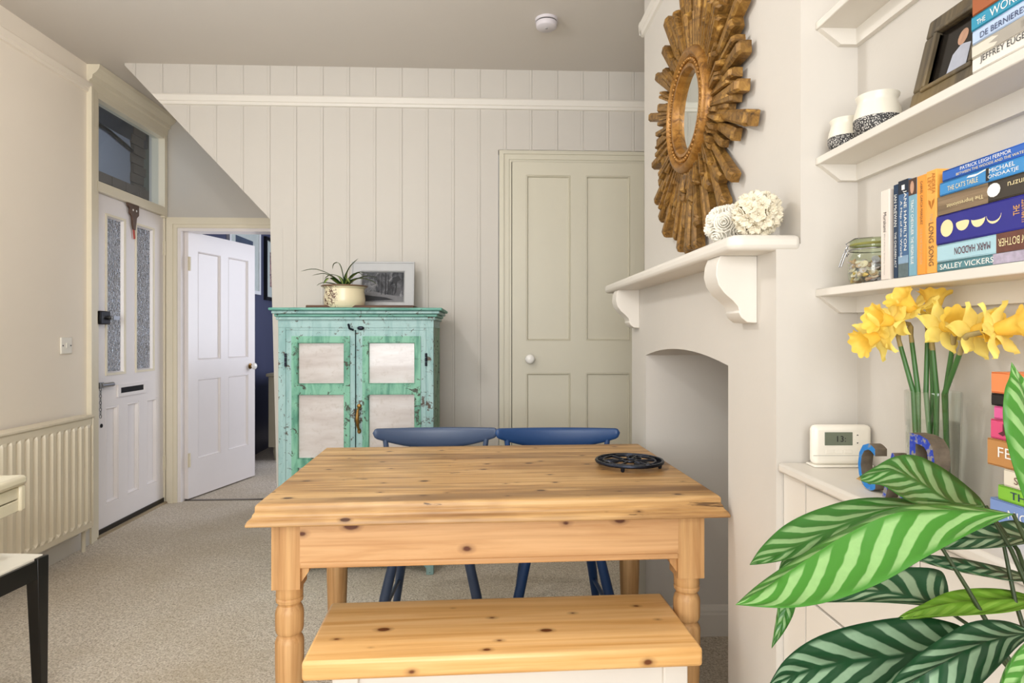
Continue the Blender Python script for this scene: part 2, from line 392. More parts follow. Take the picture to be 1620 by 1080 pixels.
pl = [(XU-XB, y0), (-.103+rr, y0)] + [(-.103+rr-rr*math.sin(a*H/4), y0+rr-rr*math.cos(a*H/4)) for a in range(1, 5)] + \
     [(-.103, y1-rr)] + [(-.103+rr-rr*math.cos(a*H/4), y1-rr+rr*math.sin(a*H/4)) for a in range(1, 5)] + [(0, y1), (0, YF-2.06), (XU-XB, YF-2.06)]
b.prism(pl, 2, 0, .035); b.build('shelf_board', PAINT, mt, bevel=.012, seg=3)
prof = [(0, 0), (.088, 0), (.096, -.02), (.098, -.045), (.092, -.068), (.078, -.088), (.058, -.105), (.046, -.118), (.042, -.13), (.044, -.133), (.038, -.145), (.024, -.156), (0, -.158)]
for ya in (1.462, 2.60):
    B().prism([(z, -p) for p, z in prof], 1, ya-2.06, ya-2.06+.085).build('bracket', PAINT, mt, bevel=.003)

# ------------------------------------------------------------------ panelled doors
def slab_holes(x0, x1, z0, z1, holes, y0, y1):
    xs = sorted({x0, x1, *[h[0] for h in holes], *[h[1] for h in holes]}); zs = sorted({z0, z1, *[h[2] for h in holes], *[h[3] for h in holes]})
    b = B()
    for xa, xb in zip(xs[:-1], xs[1:]):
        run = None
        for za, zb in zip(zs[:-1], zs[1:]):
            cx, cz = (xa+xb)/2, (za+zb)/2
            if any(h[0] < cx < h[1] and h[2] < cz < h[3] for h in holes): continue
            b.box(xa, xb, y0, y1, za, zb)
    return b
def ring(b, h, y0, y1, ins, edge=.004):   # sloping moulding inside a hole
    xa, xb, za, zb = h
    o = [(xa, y0+edge, za), (xb, y0+edge, za), (xb, y0+edge, zb), (xa, y0+edge, zb)]
    m_ = [(xa+ins*.55, y0+.001, za+ins*.55), (xb-ins*.55, y0+.001, za+ins*.55), (xb-ins*.55, y0+.001, zb-ins*.55), (xa+ins*.55, y0+.001, zb-ins*.55)]
    i = [(xa+ins, y1, za+ins), (xb-ins, y1, za+ins), (xb-ins, y1, zb-ins), (xa+ins, y1, zb-ins)]
    return b.add(o+m_+i, [(k, (k+1) % 4, 4+(k+1) % 4, 4+k) for k in range(4)]+[(4+k, 4+(k+1) % 4, 8+(k+1) % 4, 8+k) for k in range(4)])
def panel_door(root, w_, z0, z1, holes, mat, th=.042, rec=.014, ins=.012, skip=()):
    b = slab_holes(0, w_, z0, z1, holes, 0, th)
    for k, h in enumerate(holes): ring(b, h, 0, rec, ins)
    b.build('door_frame', mat, root)
    for k, h in enumerate(holes):
        if k in skip: continue
        B().box(h[0], h[1], rec, th-rec, h[2], h[3]).build('panel', mat, root)
def knob(root, x, z, rose=BRASS, side=-1, y=0, r=.028):
    p = [(0, 0), (.024, 0), (.024, .004), (.012, .006), (.010, .022)]
    k = B().lathe(p, 20).xf(Matrix.Translation((x, y, z)) @ Matrix.Rotation(H*(1 if side < 0 else -1), 4, 'X')).build('rose', rose, root, smooth=40)
    q = [(0, .058), (.014, .057), (.024, .051), (r, .042), (.026, .032), (.016, .022), (.010, .020)][::-1]
    B().lathe(q, 24).xf(Matrix.Translation((x, y, z)) @ Matrix.Rotation(H*(1 if side < 0 else -1), 4, 'X')).build('knob', PORC, root, smooth=60)
def hinge(root, x, z, y=-.006, hgt=.10, mat=CREAMP):
    B().box(x-.012, x+.012, y, y+.006, z-hgt/2, z+hgt/2).tube([(x, y-.004, z-hgt/2), (x, y-.004, z+hgt/2)], .006, 8).build('hinge', mat, root)
# cupboard door on the boarded wall
d3 = struct('door_3', (.156, YP-.02, .006), label='ivory four panel cupboard door with a white porcelain knob')
panel_door(d3, .776, 0, 2.200, [(.081, .342, .20, .97), (.431, .694, .20, .97), (.081, .342, 1.157, 2.124), (.431, .694, 1.157, 2.124)], DOORC)
knob(d3, .10, 1.053, IRON)
t3 = struct('door_frame', label='ivory moulded door frame around the cupboard door')
def architrave(root, xa, xb, zt, wd, y, mat, sgn=1, base=0):
    # three-step moulded casing: outer edge wd outside the opening
    steps = [(wd, .012), (wd*.72, .028), (wd*.62, .020), (wd*.2, .014), (wd*.1, .020)]
    nm = ['casing']
    for nmx, poly in (('casing', None),):
        for (o, d), nxt in zip(steps, [q[0] for q in steps[1:]]+[0]):
            b = B()
            b.box(xa-o, xa-nxt, y-d, y, base, zt+nxt).box(xb+nxt, xb+o, y-d, y, base, zt+nxt).box(xa-o, xb+o, y-d, y, zt+nxt, zt+o)
            b.build('casing', mat, root)
architrave(t3, .152, .936, 2.210, .072, YP+.012, DOORC)
B().box(.10, .99, YP+.03, YP+.05, 0, 2.26).build('door_lining', DARK, t3)
# open door into the next room
d2 = struct('door_2', (-2.145, 4.66, .012), math.radians(75.4), 'white four panel door standing open into the next room')
panel_door(d2, .79, 0, 1.935, [(.10, .355, .27, .86), (.445, .70, .27, .86), (.10, .355, 1.0, 1.80), (.445, .70, 1.0, 1.80)], DOORW, rec=.013)
knob(d2, .725, .925, BRASS); knob(d2, .725, .925, BRASS, 1, .042)
for z in (.28, 1.70): hinge(d2, .005, z)
t2 = struct('trim_5', label='cream moulded frame of the open doorway')
b = B()
for x0, x1, dpt in ((-2.275, -2.255, .012), (-2.255, -2.225, .024), (-2.225, -2.20, .016)):
    b.box(x0, x1, YB-dpt, YB, 0, 1.962+(-2.20-x1))
for o, i, dpt in ((.075, .055, .012), (.055, .025, .024), (.025, 0, .016)): b.box(-2.20-o+.0, -1.30+o, YB-dpt, YB, 1.962+i, 1.962+o)
b.build('casing', CREAMP, t2)
B().box(-2.20, -2.175, YB-.005, YB+.13, 0, 1.962).box(-2.175, -1.30, YB-.005, YB+.13, 1.94, 1.963).build('door_lining', DOORW, t2)
# front door, set in the left wall: local x runs along +Y
d1 = struct('door_1', (-2.295, 3.822, .035), H, 'white front door with two hammered glass lights and three lower panels')
hl = [(.10, .305, .92, 1.895), (.425, .655, .92, 1.895), (.10, .235, .135, .725), (.33, .47, .135, .725), (.565, .70, .135, .725)]
panel_door(d1, .785, 0, 2.005, hl, DOORW, skip=(0, 1), rec=.020, ins=.018)
for h in hl[:2]: B().box(h[0]+.004, h[1]-.004, .018, .024, h[2]+.004, h[3]-.004).build('glass_pane', TXGLASS, d1)
for h in hl[:2]:    # glazing beads
    b = B(); xa, xb, za, zb = h
    b = slab_holes(xa-.004, xb+.004, za-.004, zb+.004, [(xa+.010, xb-.010, za+.010, zb-.010)], -.006, .016); b.build('glazing_bead', CREAMP, d1)
lb = B(); xa, xb, za, zb = .215, .55, .775, .852
lb = slab_holes(xa, xb, za, zb, [(xa+.03, xb-.03, za+.018, zb-.018)], -.010, 0); ring(lb, (xa+.03, xb-.03, za+.018, zb-.018), -.010, -.002, .004, .0)
lo = lb.build('letter_box', DOORW, d1); B().box(xa+.028, xb-.028, -.004, -.001, za+.016, zb-.016).build('flap', BLACKM, lo)
B().box(-.005, .785, -.006, .02, -.026, .004).build('draught_seal', BLACKP, d1)
lk = B().box(-.015, .085, -.04, 0, 1.225, 1.305).build('rim_lock', BLACKM, d1, bevel=.006)
B().tube([(.06, -.04, 1.265), (.06, -.065, 1.265)], .012, 12).obox((.085, -.068, 1.265), (.06, .012, .022)).build('latch_knob', STEEL, lk)
bo = B().tube([(.02, -.02, .862), (.14, -.02, .862)], .014, 12).box(.01, .05, -.02, 0, .845, .88).build('door_chain_slide', STEEL, d1, smooth=40)
ch = B()
for k in range(9):
    z = .84-.02*k; pts = []
    for a in range(8):
        t = a*math.pi/4
        pts.append((.022+(.006*math.cos(t) if k % 2 else 0), -.016+(0 if k % 2 else .006*math.cos(t)), z+.012*math.sin(t)))
    ch.tube(pts, .0022, 5, closed=True)
ch.build('chain', STEEL, d1, smooth=60)
B().lathe([(0, 0), (.012, 0), (.012, .003), (0, .003)], 12).xf(Matrix.Translation((.055, -.001, .62)) @ Matrix.Rotation(H, 4, 'X')).build('keyhole_cover', BLACKM, d1)
for z in (.25, 1.78): hinge(d1, .79, z)
t1 = struct('trim_6', label='cream moulded front door frame with a projecting cornice')
b = B()  # in world space; local helper: y0,y1,depth
for y0, y1, dp in ((3.715, 3.735, .028), (3.735, 3.785, .018), (3.785, 3.815, .008)): b.box(XL-.05, XL+dp, y0, y1, 0, 2.62)
b.box(XL-.08, XL-.002, 3.80, 3.822, 0, 2.60).box(XL-.08, XL-.002, 4.607, YB, 0, 2.60).box(XL-.08, XL+.012, 4.575, 4.612, 2.03, 2.60)
b.box(XL-.06, XL+.014, 3.80, 4.575, 2.042, 2.10)
b.box(XL-.06, XL+.010, 3.80, 4.575, 2.585, 2.63).box(XL-.06, XL+.010, 4.575, 4.617, 2.60, 2.63)
b.build('frame', CREAMP, t1)
cp = [(.012, 2.62), (.016, 2.66), (.03, 2.668), (.034, 2.69), (.055, 2.705), (.07, 2.725), (.074, 2.748), (0, 2.748), (0, 2.62)]
b = B(); b.prism([(z, XL+o) for o, z in cp], 1, 3.715, 4.617); b.build('cornice', CREAMP, t1)
B().box(XL-.10, XL+.012, 3.78, YB, 0, .010).build('threshold', wood('oak_threshold', '#b9a78a', '#9d8a6c', '#7f6d52', 1, 1, .6, False), t1)
w1 = struct('window_1', label='clear fanlight above the front door')
B().box(XL-.035, XL-.029, 3.82, 4.58, 2.10, 2.59).build('pane', PANE, w1)

tag(B().box(-2.17, -1.28, 4.655, 4.685, 0, .005).build('trim_7', plain('carpet_bar', '#6f675c', .4, .6)), 'thin metal carpet bar across the open doorway', kind='structure')
# porch seen through the fanlight
BRICK = plain('dark_brick', '#5a4e42', .8, var=.2, vscale=30, bump=.4, bscale=60)
RENDER = plain('white_render', '#7f828a', .7, var=.05, vscale=4)
po = struct('wall_porch', label='white rendered porch wall edged with dark brick')
B().box(-3.55, -3.45, 3.0, 6.30, 2.10, 3.30).build('rendered_wall', RENDER, po)
for k in range(8): B().box(-3.95, -3.80, 3.9+.46*k, 4.06+.46*k, 0, 2.4).build('added_post', plain('added_post_dark', '#20261f', .9), po)  # dark posts added to break up the daylight refracted by the door glass
B().box(-3.95, -3.80, 3.5, 7.6, .0, .75).box(-3.95, -3.80, 3.5, 7.6, 1.42, 1.52).build('added_low_wall', plain('added_wall_dark', '#3a332c', .9), po)  # low wall and bar, added for more dark speckle in the door glass
B().box(-3.55, -3.44, 3.0, 6.60, 3.09, 3.30).build('dark_lintel', plain('dark_lintel_paint', '#2c2e33', .8), po)
B().box(-3.7, -2.40, 6.62, 6.75, 0, 3.4).build('side_wall', plain('green_grey_wall', '#565a4c', .8), po)
B().box(-3.7, -2.40, 2.9, 6.75, 3.28, 3.36).build('porch_roof', plain('porch_roof_paint', '#33353a', .8), po)
br = B().box(0, .215, 0, .10, 0, .085).mesh('brick', BRICK)
for k in range(16):
    inst(br, 'brick', po, Matrix.Translation((-3.43, 6.29+(.035 if k % 2 else 0), 1.75+k*.094)) @ Matrix.Rotation(H, 4, 'Z'))
for r_ in range(2):
    for k in range(12): inst(br, 'brick', po, Matrix.Translation((-3.345, 3.7+.223*k+.11*r_, 2.44+.094*r_)) @ Matrix.Rotation(H, 4, 'Z'))
B().tube([(-3.42, 4.2, 3.02), (-3.42, 5.4, 3.07), (-3.42, 5.9, 3.05), (-3.42, 6.28, 2.98)], .016, 6).build('cable', BLACKP, po)

# ------------------------------------------------------------------ next room
nr = struct('wall_next_room', label='navy blue walls of the next room')
B().box(-2.42, -2.30, YB+.12, 8.2, 0, ZC).box(-2.42, .6, 8.1, 8.2, 0, ZC).box(.5, .6, YB+.12, 8.2, 0, ZC).build('painted_wall', NAVY, nr)
B().box(-2.42, .6, YB+.12, 8.2, ZC, ZC+.1).build('ceiling', CEIL, nr)
def hung_picture(name, label, ya, yb, z0, z1, fmat, art):
    t = thing(name, (-2.30, (ya+yb)/2, z0), label, 'picture'); hw = (yb-ya)/2; hh = z1-z0; f = .035
    B().box(0, .03, -hw, hw, 0, f).box(0, .03, -hw, hw, hh-f, hh).box(0, .03, -hw, -hw+f, f, hh-f).box(0, .03, hw-f, hw, f, hh-f).build('frame', fmat, t)
    m = B().box(.003, .012, -hw+f, hw-f, f, hh-f).build('mount', plain('picture_mount', '#e4e4e6', .6), t)
    B().box(.012, .014, -hw*.55, hw*.55, hh*.22, hh*.78).build('print', art, t)
    B().box(.02, .022, -hw+f, hw-f, f, hh-f).build('glazing', GLASS, t)
hung_picture('hung_picture', 'white framed picture on the navy wall, nearer to the open door', 5.72, 6.50, 1.60, 2.26, plain('white_frame', '#e8e8ea', .4), plain('sea_print', '#55607c', .7, var=.3, vscale=6))
pk = NT('pink_print'); pk.set('Base Color', pk.ramp(pk.noise(pk.coord(), 14, 2), (.45, '#d8a9a4'), (.5, '#5a5560'), (.55, '#dfb9b2')))
hung_picture('hung_picture', 'black framed pink print on the navy wall beside the boarded wall', 6.66, 7.35, 1.56, 2.22, BLACKP, pk.m)
sb = thing('sideboard', (-2.0, 6.1, 0), 'cream panelled sideboard on turned feet in the dark next room', 'sideboard')
SBM = plain('stone_paint', '#a39a83', .5, var=.05)
fr = slab_holes(-.06, .42, .13, .80, [(.0, .36, .22, .72)], 0, .03); ring(fr, (.0, .36, .22, .72), 0, .012, .02); fr.box(-.06, .42, .03, .9, .13, .80); fr.build('body', SBM, sb)
B().box(.0, .36, .012, .03, .22, .72).build('panel', SBM, sb)
B().box(-.08, .44, -.02, .92, .80, .83).build('top', SBM, sb, bevel=.006)
for x in (0, .36):
    for y in (.05, .85): B().lathe([(.018, 0), (.024, .02), (.036, .09), (.03, .11), (.04, .135)], 14, (x, y, 0)).build('foot', SBM, sb, smooth=50)
bt = B().lathe([(.035, 0), (.04, .01), (.04, .15), (.014, .2), (.012, .26), (.016, .265), (.0, .27)], 18, (-1.88, 6.35, .83)).build('bottle', plain('dark_glass_bottle', '#0d0f1a', .1), None, smooth=40)
tag(bt, 'dark bottle standing on the cream sideboard in the next room', 'bottle')

# ------------------------------------------------------------------ radiator, switch, alarm
rd = thing('radiator', (XL, 3.60, .0), 'cream fluted panel radiator on the wall beside the front door', 'radiator')
RAD = plain('radiator_enamel', '#e8ddc6', .35, var=.01)
z0, z1, xf, pit, L0 = .135, .745, .11, .0553, -1.32
prof = []; y = 0.0
while y > L0:
    prof += [(y, xf-.016), (y-.010, xf-.016), (y-.020, xf), (y-.040, xf), (y-.050, xf-.016)]; y -= pit
def rx(i, t): return prof[i]
b = B(); ts = [z0, z0+.03, z0+.045, z1-.055, z1-.04, z1]; vs = []; fs = []; n = len(prof)
for k, z in enumerate(ts):
    for (yy, xx) in prof:
        vs.append((xx if 2 <= k <= 3 else xf-.004 if k in (1, 4) else xf-.004, yy-.012, z))
for k in range(5):
    for i in range(n-1): fs.append((k*n+i+1, k*n+i, (k+1)*n+i, (k+1)*n+i+1))
b.add(vs, fs); b.build('front_panel', RAD, rd)
B().box(.035, .06, prof[-1][0], 0, z0, z1-.02).build('rear_panel', RAD, rd)
B().box(.03, xf+.004, prof[-1][0], .004, z1-.004, z1+.010).build('top_grille', RAD, rd, bevel=.003)
B().box(.03, xf, -.008, .004, z0, z1).build('side_cover', RAD, rd, bevel=.002)
B().tube([(.06, -.01, .0), (.06, -.01, .14)], .011, 10).box(.045, .075, -.025, .005, .11, .15).build('valve_pipe', CREAMP, rd, smooth=40)
B().tube([(.03, -1.3, .10), (.03, -.02, .10)], .011, 10).build('supply_pipe', PAINT, rd, smooth=40)
sw = thing('light_switch', (XL, 3.53, 1.14), 'white light switch on the cream wall above the radiator', 'light switch')
B().box(0, .010, -.045, .045, -.045, .045).build('plate', PLASTIC, sw, bevel=.004)
B().box(.009, .014, -.009, .009, -.014, .014).build('rocker', PLASTIC, sw, bevel=.002)
for s_ in (-1, 1): B().lathe([(.004, 0), (.004, .0015)], 8, (0, 0, 0)).xf(Matrix.Translation((.010, s_*.032, 0)) @ Matrix.Rotation(H, 4, 'Y')).build('screw', BLACKM, sw)
sa = thing('smoke_alarm', (.30, 3.10, ZC), 'round white smoke alarm on the ceiling', 'smoke alarm')
B().lathe([(0, 0), (.056, 0), (.056, -.012), (.054, -.013)][::-1], 32).build('base', ALARM, sa, smooth=40)
B().lathe([(0, -.045), (.044, -.045), (.05, -.040), (.053, -.022), (.052, -.018), (.0, -.018)], 32).build('cover', ALARM, sa, smooth=40)
B().lathe([(.050, -.018), (.050, -.012)], 32, caps=False).build('vent_slot', DARK, sa)
B().lathe([(0, -.0465), (.006, -.0465), (.007, -.044)], 12).build('test_button', STEEL, sa)
# keepsake hanging on the front door
kd = thing('door_charm', (-2.289, 4.20, 1.86), 'brown pierced wooden charm with a red ribbon on the front door', 'charm')
CHW = plain('brown_charm', '#5d4436', .5, var=.2, vscale=40)
b = B(); b.prism([(-.075, .20), (-.07, .165), (-.045, .15), (-.045, .12), (-.02, .10), (-.012, .05), (.0, .02), (.02, .02), (.028, .06), (.035, .10), (.06, .12), (.06, .185), (.02, .185), (.018, .2), (-.005, .2), (-.012, .185)], 0, 0, .012)
b.build('carving', CHW, kd, bevel=.002)
B().prism([(.0, .03), (.016, .03), (.026, -.035), (.012, -.04)], 0, .002, .006).build('ribbon', plain('red_ribbon', '#b3361c', .6), kd)
for y, z in ((-.012, .145), (.028, .145)): B().lathe([(.007, 0), (.007, .001)], 10).xf(Matrix.Translation((.0125, y, z)) @ Matrix.Rotation(H, 4, 'Y')).build('bead', PORC, kd)

# ------------------------------------------------------------------ green painted cabinet and what stands on it
cw = .765; cb2 = thing('painted_cabinet', (-1.024, 3.17, 0), 'distressed aqua and jade painted cabinet with four whitened glass panes', 'cabinet')
CD = .43
body = B()
body.box(.02, cw-.02, CD-.02, CD, .10, 1.255).box(0, cw, 0, CD, 1.235, 1.285).box(.02, cw-.02, .03, CD, .10, .13).box(.02, cw-.02, .03, CD, .60, .62)
body.build('carcass', AQUA, cb2)
for x in (0, cw-.037): B().box(x, x+.037, 0, .045, 0, 1.235).build('front_post', AQUA, cb2, bevel=.003)
for x in (0, cw-.037): B().box(x, x+.037, CD-.045, CD, 0, 1.235).build('rear_post', OLIVE, cb2, bevel=.003)
for sx in (0, 1):
    x = .006 if sx == 0 else cw-.022
    s_ = B().box(x, x+.016, .045, CD-.045, .10, 1.235).build('side_panel', OLIVE, cb2)
    for yy in (.10, .22, .33): B().box(x-(.004 if sx == 0 else -.012), x+(.004 if sx == 0 else .020), yy-.012, yy+.012, .10, 1.19).build('batten', OLIVE, s_)
B().box(.037, cw-.037, .004, .03, 1.222, 1.24).build('frieze', AQUA, cb2)
# stepped cornice
for k, (o, za, zb, mt_) in enumerate(((.012, 1.272, 1.288, AQUA), (.020, 1.288, 1.302, TEAL), (.032, 1.302, 1.318, AQUA), (.046, 1.318, 1.332, TEAL))):
    B().box(-o*.75, cw+o, -o, CD, za, zb).build('cornice', mt_, cb2, bevel=.005)
bo = B(); bo.box(.037, cw-.037, .008, .03, .13, .17)
bo.build('bottom_rail', AQUA, cb2)
for sgn, x in ((1, .037), (-1, cw-.037)):
    B().prism([(.13, x), (.13, x+sgn*.12), (.10, x+sgn*.10), (.085, x+sgn*.06), (.06, x+sgn*.03), (.03, x)], 1, .01, .03).build('foot_bracket', AQUA, cb2)
def milk():
    m = NT('whitewashed_glass'); v = m.coord(scale=(1.2, 1, 5)); f = m.noise(v, 3, 5, .6); g = m.noise(m.coord(), 45, 5)
    c = m.ramp(f, (.3, '#b8aeaa'), (.5, '#c6bfbb'), (.7, '#d0ccca')); c = m.mix(m.ramp(g, (.55, (0, 0, 0)), (.75, (.4, .4, .4))), c, '#a4988c')
    m.set('Base Color', c); m.set('Roughness', .22); m.set('Coat Weight', .4); return m.m
MILK = milk()
for k, (xa, xb) in enumerate(((.037, .377), (.381, .728))):
    dr = B(); gl, gr = ((.093, .325), (.440, .674))[k]
    holes = [(gl, gr, .582, .905), (gl, gr, .952, 1.162), (gl, gr, .24, .545)]
    d = slab_holes(xa+.001, xb-.001, .172, 1.221, [(gl-.027, gr+.027, .21, 1.192)], .002, .028).build('door', AQUA, cb2)
    fm = slab_holes(gl-.027, gr+.027, .21, 1.192, holes, -.004, .022)
    for h in holes: ring(fm, h, -.004, .012, .006, .002)
    fm.build('glazing_frame', GREENP, d)
    for h in holes: B().box(h[0], h[1], .012, .016, h[2], h[3]).build('pane', MILK, d)
    hx = xa if k == 0 else xb
    for hz in (1.075, .35): B().tube([(hx, -.004, hz-.032), (hx, -.004, hz-.012)], .006, 8).tube([(hx, -.004, hz-.010), (hx, -.004, hz+.010)], .006, 8).tube([(hx, -.004, hz+.012), (hx, -.004, hz+.032)], .006, 8).build('hinge', IRON, d)
    if k == 1:
        hp = B().ball((.398, -.006, .845), (.012, .006, .012), 10, 6).ball((.398, -.006, .722), (.010, .006, .014), 10, 6)
        hp.tube([(.398, -.006, .84), (.395, -.028, .825), (.394, -.034, .785), (.396, -.026, .745), (.398, -.006, .725)], [.006, .007, .010, .007, .006], 8)
        hp.build('handle', BRASS, d, smooth=60)
    else:
        B().tube([(.345, -.006, 1.252), (.352, -.012, 1.23), (.372, -.010, 1.222)], .006, 6).ball((.405, -.004, 1.232), (.018, .008, .010), 10, 6).build('latch', IRON, d, smooth=60)
# tray, pot plant, picture
ty = thing('serving_tray', (-.655, 3.38, 1.332), 'low brown woven tray lying on the green cabinet', 'tray')
TRAYM = wood('dark_cane', '#6b472f', '#4d3020', '#33201a', 0, 2, .6, False)
B().box(-.268, .278, -.07, .19, 0, .008).build('base', TRAYM, ty)
tb = B()
for x0, x1, y0, y1 in ((-.272, .282, -.078, -.066), (-.272, .282, .186, .198), (-.272, -.260, -.066, .186), (.270, .282, -.066, .186)): tb.box(x0, x1, y0, y1, 0, .020)
tb.build('rim', TRAYM, ty, bevel=.004)
pp = thing('potted_spider_plant', (-.745, 3.38, 1.340), 'spider plant in a cream pot with a brown floral transfer', 'potted plant')
pm = NT('floral_transfer_pot'); v = pm.coord()
n1 = pm.noise(v, 26, 3, .6, 1.4); ln = pm.math('ABSOLUTE', pm.math('SUBTRACT', n1, .5)); n2 = pm.noise(v, 48, 2)
vine = pm.ramp(ln, (.018, (1, 1, 1)), (.034, (0, 0, 0))); leaf = pm.ramp(n2, (.60, (0, 0, 0)), (.64, (1, 1, 1)))
sx = pm.n('ShaderNodeSeparateXYZ'); pm.link(pm.coord(), sx.inputs[0])
msk = pm.ramp(pm.math('ADD', pm.math('MULTIPLY', sx.outputs[0], -9), .25), (.3, (0, 0, 0)), (.5, (1, 1, 1)))
pm.set('Base Color', pm.mix(pm.math('MULTIPLY', pm.math('MAXIMUM', vine, leaf), msk), '#e6d6b4', '#5c3a2c')); pm.set('Roughness', .25)
pot = B().lathe([(.0, 0), (.095, 0), (.104, .012), (.108, .045), (.102, .085), (.104, .10), (.118, .112), (.119, .116), (.112, .116), (.098, .10), (.0, .098)], 40)
pot.build('pot', pm.m, pp, smooth=40)
B().lathe([(.117, .110), (.121, .113), (.121, .117), (.116, .118)], 40, caps=False).build('rim', plain('brown_rim_glaze', '#7a5b44', .3), pp, smooth=60)
B().lathe([(0, .102), (.1, .102)], 20, caps=False).build('soil', plain('potting_soil', '#2b1f16', .95, bump=.5), pp)
def strapleaf():
    m = NT('striped_strap_leaf'); at = m.n('ShaderNodeAttribute', _attribute_name='across'); f = at.outputs['Fac']
    m.set('Base Color', m.ramp(f, (.0, '#2f4a22'), (.28, '#2c4a20'), (.42, '#8fa347'), (.58, '#a3b557'), (.72, '#2c4a20'), (1., '#33502a'))); m.set('Roughness', .35)
    return m.m
SLEAF = strapleaf()
def with_across(o, nv):
    a = o.data.attributes.new('across', 'FLOAT', 'POINT'); a.data.foreach_set('value', [(i % (nv+1))/nv for i in range(len(o.data.vertices))]); return o
def strap(parent, pts, wd, name='leaf', fold=.25):
    P = [Vector(p) for p in pts]; nu = 12; nv = 4
    def cr(t):
        t *= len(P)-1; i = min(int(t), len(P)-2); f = t-i
        p0, p1, p2, p3 = P[max(i-1, 0)], P[i], P[i+1], P[min(i+2, len(P)-1)]
        return .5*((2*p1)+(p2-p0)*f+(2*p0-5*p1+4*p2-p3)*f*f+(3*p1-p0-3*p2+p3)*f**3)
    def fn(u, v):
        p = cr(u); t = (cr(min(u+.02, 1))-cr(max(u-.02, 0))).normalized()
        sd = t.cross(Vector((0, 0, 1)));  sd = sd.normalized() if sd.length > .05 else Vector((1, 0, 0))
        up = sd.cross(t); w_ = wd*(.55+.45*math.sin(min(1, u*1.6)*math.pi/2))*(1-u**3)**.8+.0006; q = 2*v-1
        return p+sd*q*w_+up*(abs(q)*w_*fold)
    o = B().grid(fn, nu, nv).build(name, SLEAF, parent, smooth=80); return with_across(o, nv)
for pts, wd in (
    ([(0, 0, .10), (-.05, -.02, .16), (-.14, -.03, .20), (-.22, -.03, .19)], .011),
    ([(0, 0, .10), (-.03, -.03, .14), (-.09, -.05, .175), (-.155, -.06, .165)], .011),
    ([(0, 0, .10), (-.012, .0, .18), (-.03, .0, .235), (-.055, .0, .232), (-.062, 0, .205)], .010),
    ([(0, 0, .10), (.012, -.01, .17), (.035, -.01, .22), (.075, -.01, .262)], .011),
    ([(0, 0, .10), (.03, -.02, .15), (.09, -.04, .185), (.15, -.05, .17)], .011),
    ([(0, 0, .10), (.04, -.04, .135), (.10, -.07, .15), (.16, -.08, .135), (.185, -.08, .115)], .012),
    ([(0, 0, .10), (.05, -.02, .14), (.12, -.03, .165), (.175, -.03, .16)], .010),
    ([(0, 0, .10), (-.03, -.04, .13), (-.06, -.08, .15), (-.08, -.11, .12)], .014),
    ([(0, 0, .10), (.02, -.04, .14), (.03, -.08, .15), (.05, -.11, .125)], .012),
    ([(0, 0, .10), (-.04, -.05, .12), (-.09, -.09, .125), (-.12, -.1, .11)], .011),
    ([(0, 0, .10), (.03, .03, .17), (.06, .05, .19), (.1, .06, .17)], .010),
    ([(0, 0, .10), (-.03, .03, .16), (-.08, .05, .18), (-.12, .06, .16)], .010)): strap(pp, pts, wd*1.45)
pf = thing('picture_frame', (-.573, 3.535, 1.3405), 'pale grey frame with a black and white photograph leaning on the boarded wall', 'picture frame')
pf.rotation_euler = (math.radians(-9), 0, 0)
GF = plain('grey_frame_paint', '#b4b4b4', .45, var=.03)
hw, hh, f = .171, .268, .048
fb = B()
for k, h in enumerate([(-hw+f, hw-f, f-.012, hh-f)]):
    s_ = slab_holes(-hw, hw, 0, hh, [h], 0, .018); ring(s_, h, 0, .010, .008, .003); fb = s_
fb.build('frame', GF, pf)
B().box(-hw, hw, .018, .024, 0, hh).box(-hw-.004, hw+.004, -.004, .018, hh-.006, hh+.004).box(-hw-.004, -hw+.004, -.004, .018, 0, hh).box(hw-.004, hw+.004, -.004, .018, 0, hh).build('outer_edge', GF, pf, bevel=.002)
bw = NT('monochrome_photograph'); f1 = bw.noise(bw.coord(scale=(1, 1, .8)), 16, 6, .7, 1.2); f2 = bw.noise(bw.coord(scale=(12, 1, 2.5)), 2, 4, .6)
bw.set('Base Color', bw.mix(.45, bw.ramp(f1, (.4, '#17181b'), (.52, '#55565a'), (.62, '#a8a8aa')), bw.ramp(f2, (.4, '#232428'), (.6, '#808084')))); bw.set('Roughness', .7); bw.set('Specular IOR Level', .15)
ph = B().box(-hw+f+.004, hw-f-.004, .010, .013, f-.010, hh-f-.002).build('photograph', bw.m, pf)
GREYS = plain('print_dark_grey', '#2c2d31', .7, var=.2, vscale=50); GREYL = plain('print_light_grey', '#77777a', .7, var=.15, vscale=50)
def flat(parent, poly, y, mat, name): B().add([(x, y, z) for x, z in poly], [tuple(range(len(poly)))]).build(name, mat, parent)
flat(ph, [(-.12, .037), (.12, .037), (.12, .07), (.03, .085), (-.06, .105), (-.12, .09)], .0095, GREYL, 'printed_path')
for x, w_, zt in ((.010, .008, .21), (.028, .004, .20), (-.01, .004, .20)): flat(ph, [(x, .085), (x+w_, .085), (x+w_, zt), (x, zt)], .0093, GREYS, 'printed_trunk')
flat(ph, [(-.12, .045), (-.06, .05), (.06, .055), (.02, .068), (-.12, .085)], .0092, GREYS, 'printed_shadow')
flat(ph, [(.05, .18), (.085, .195), (.1, .17), (.08, .16), (.075, .10), (.062, .08), (.07, .13)], .0092, GREYS, 'printed_branch')
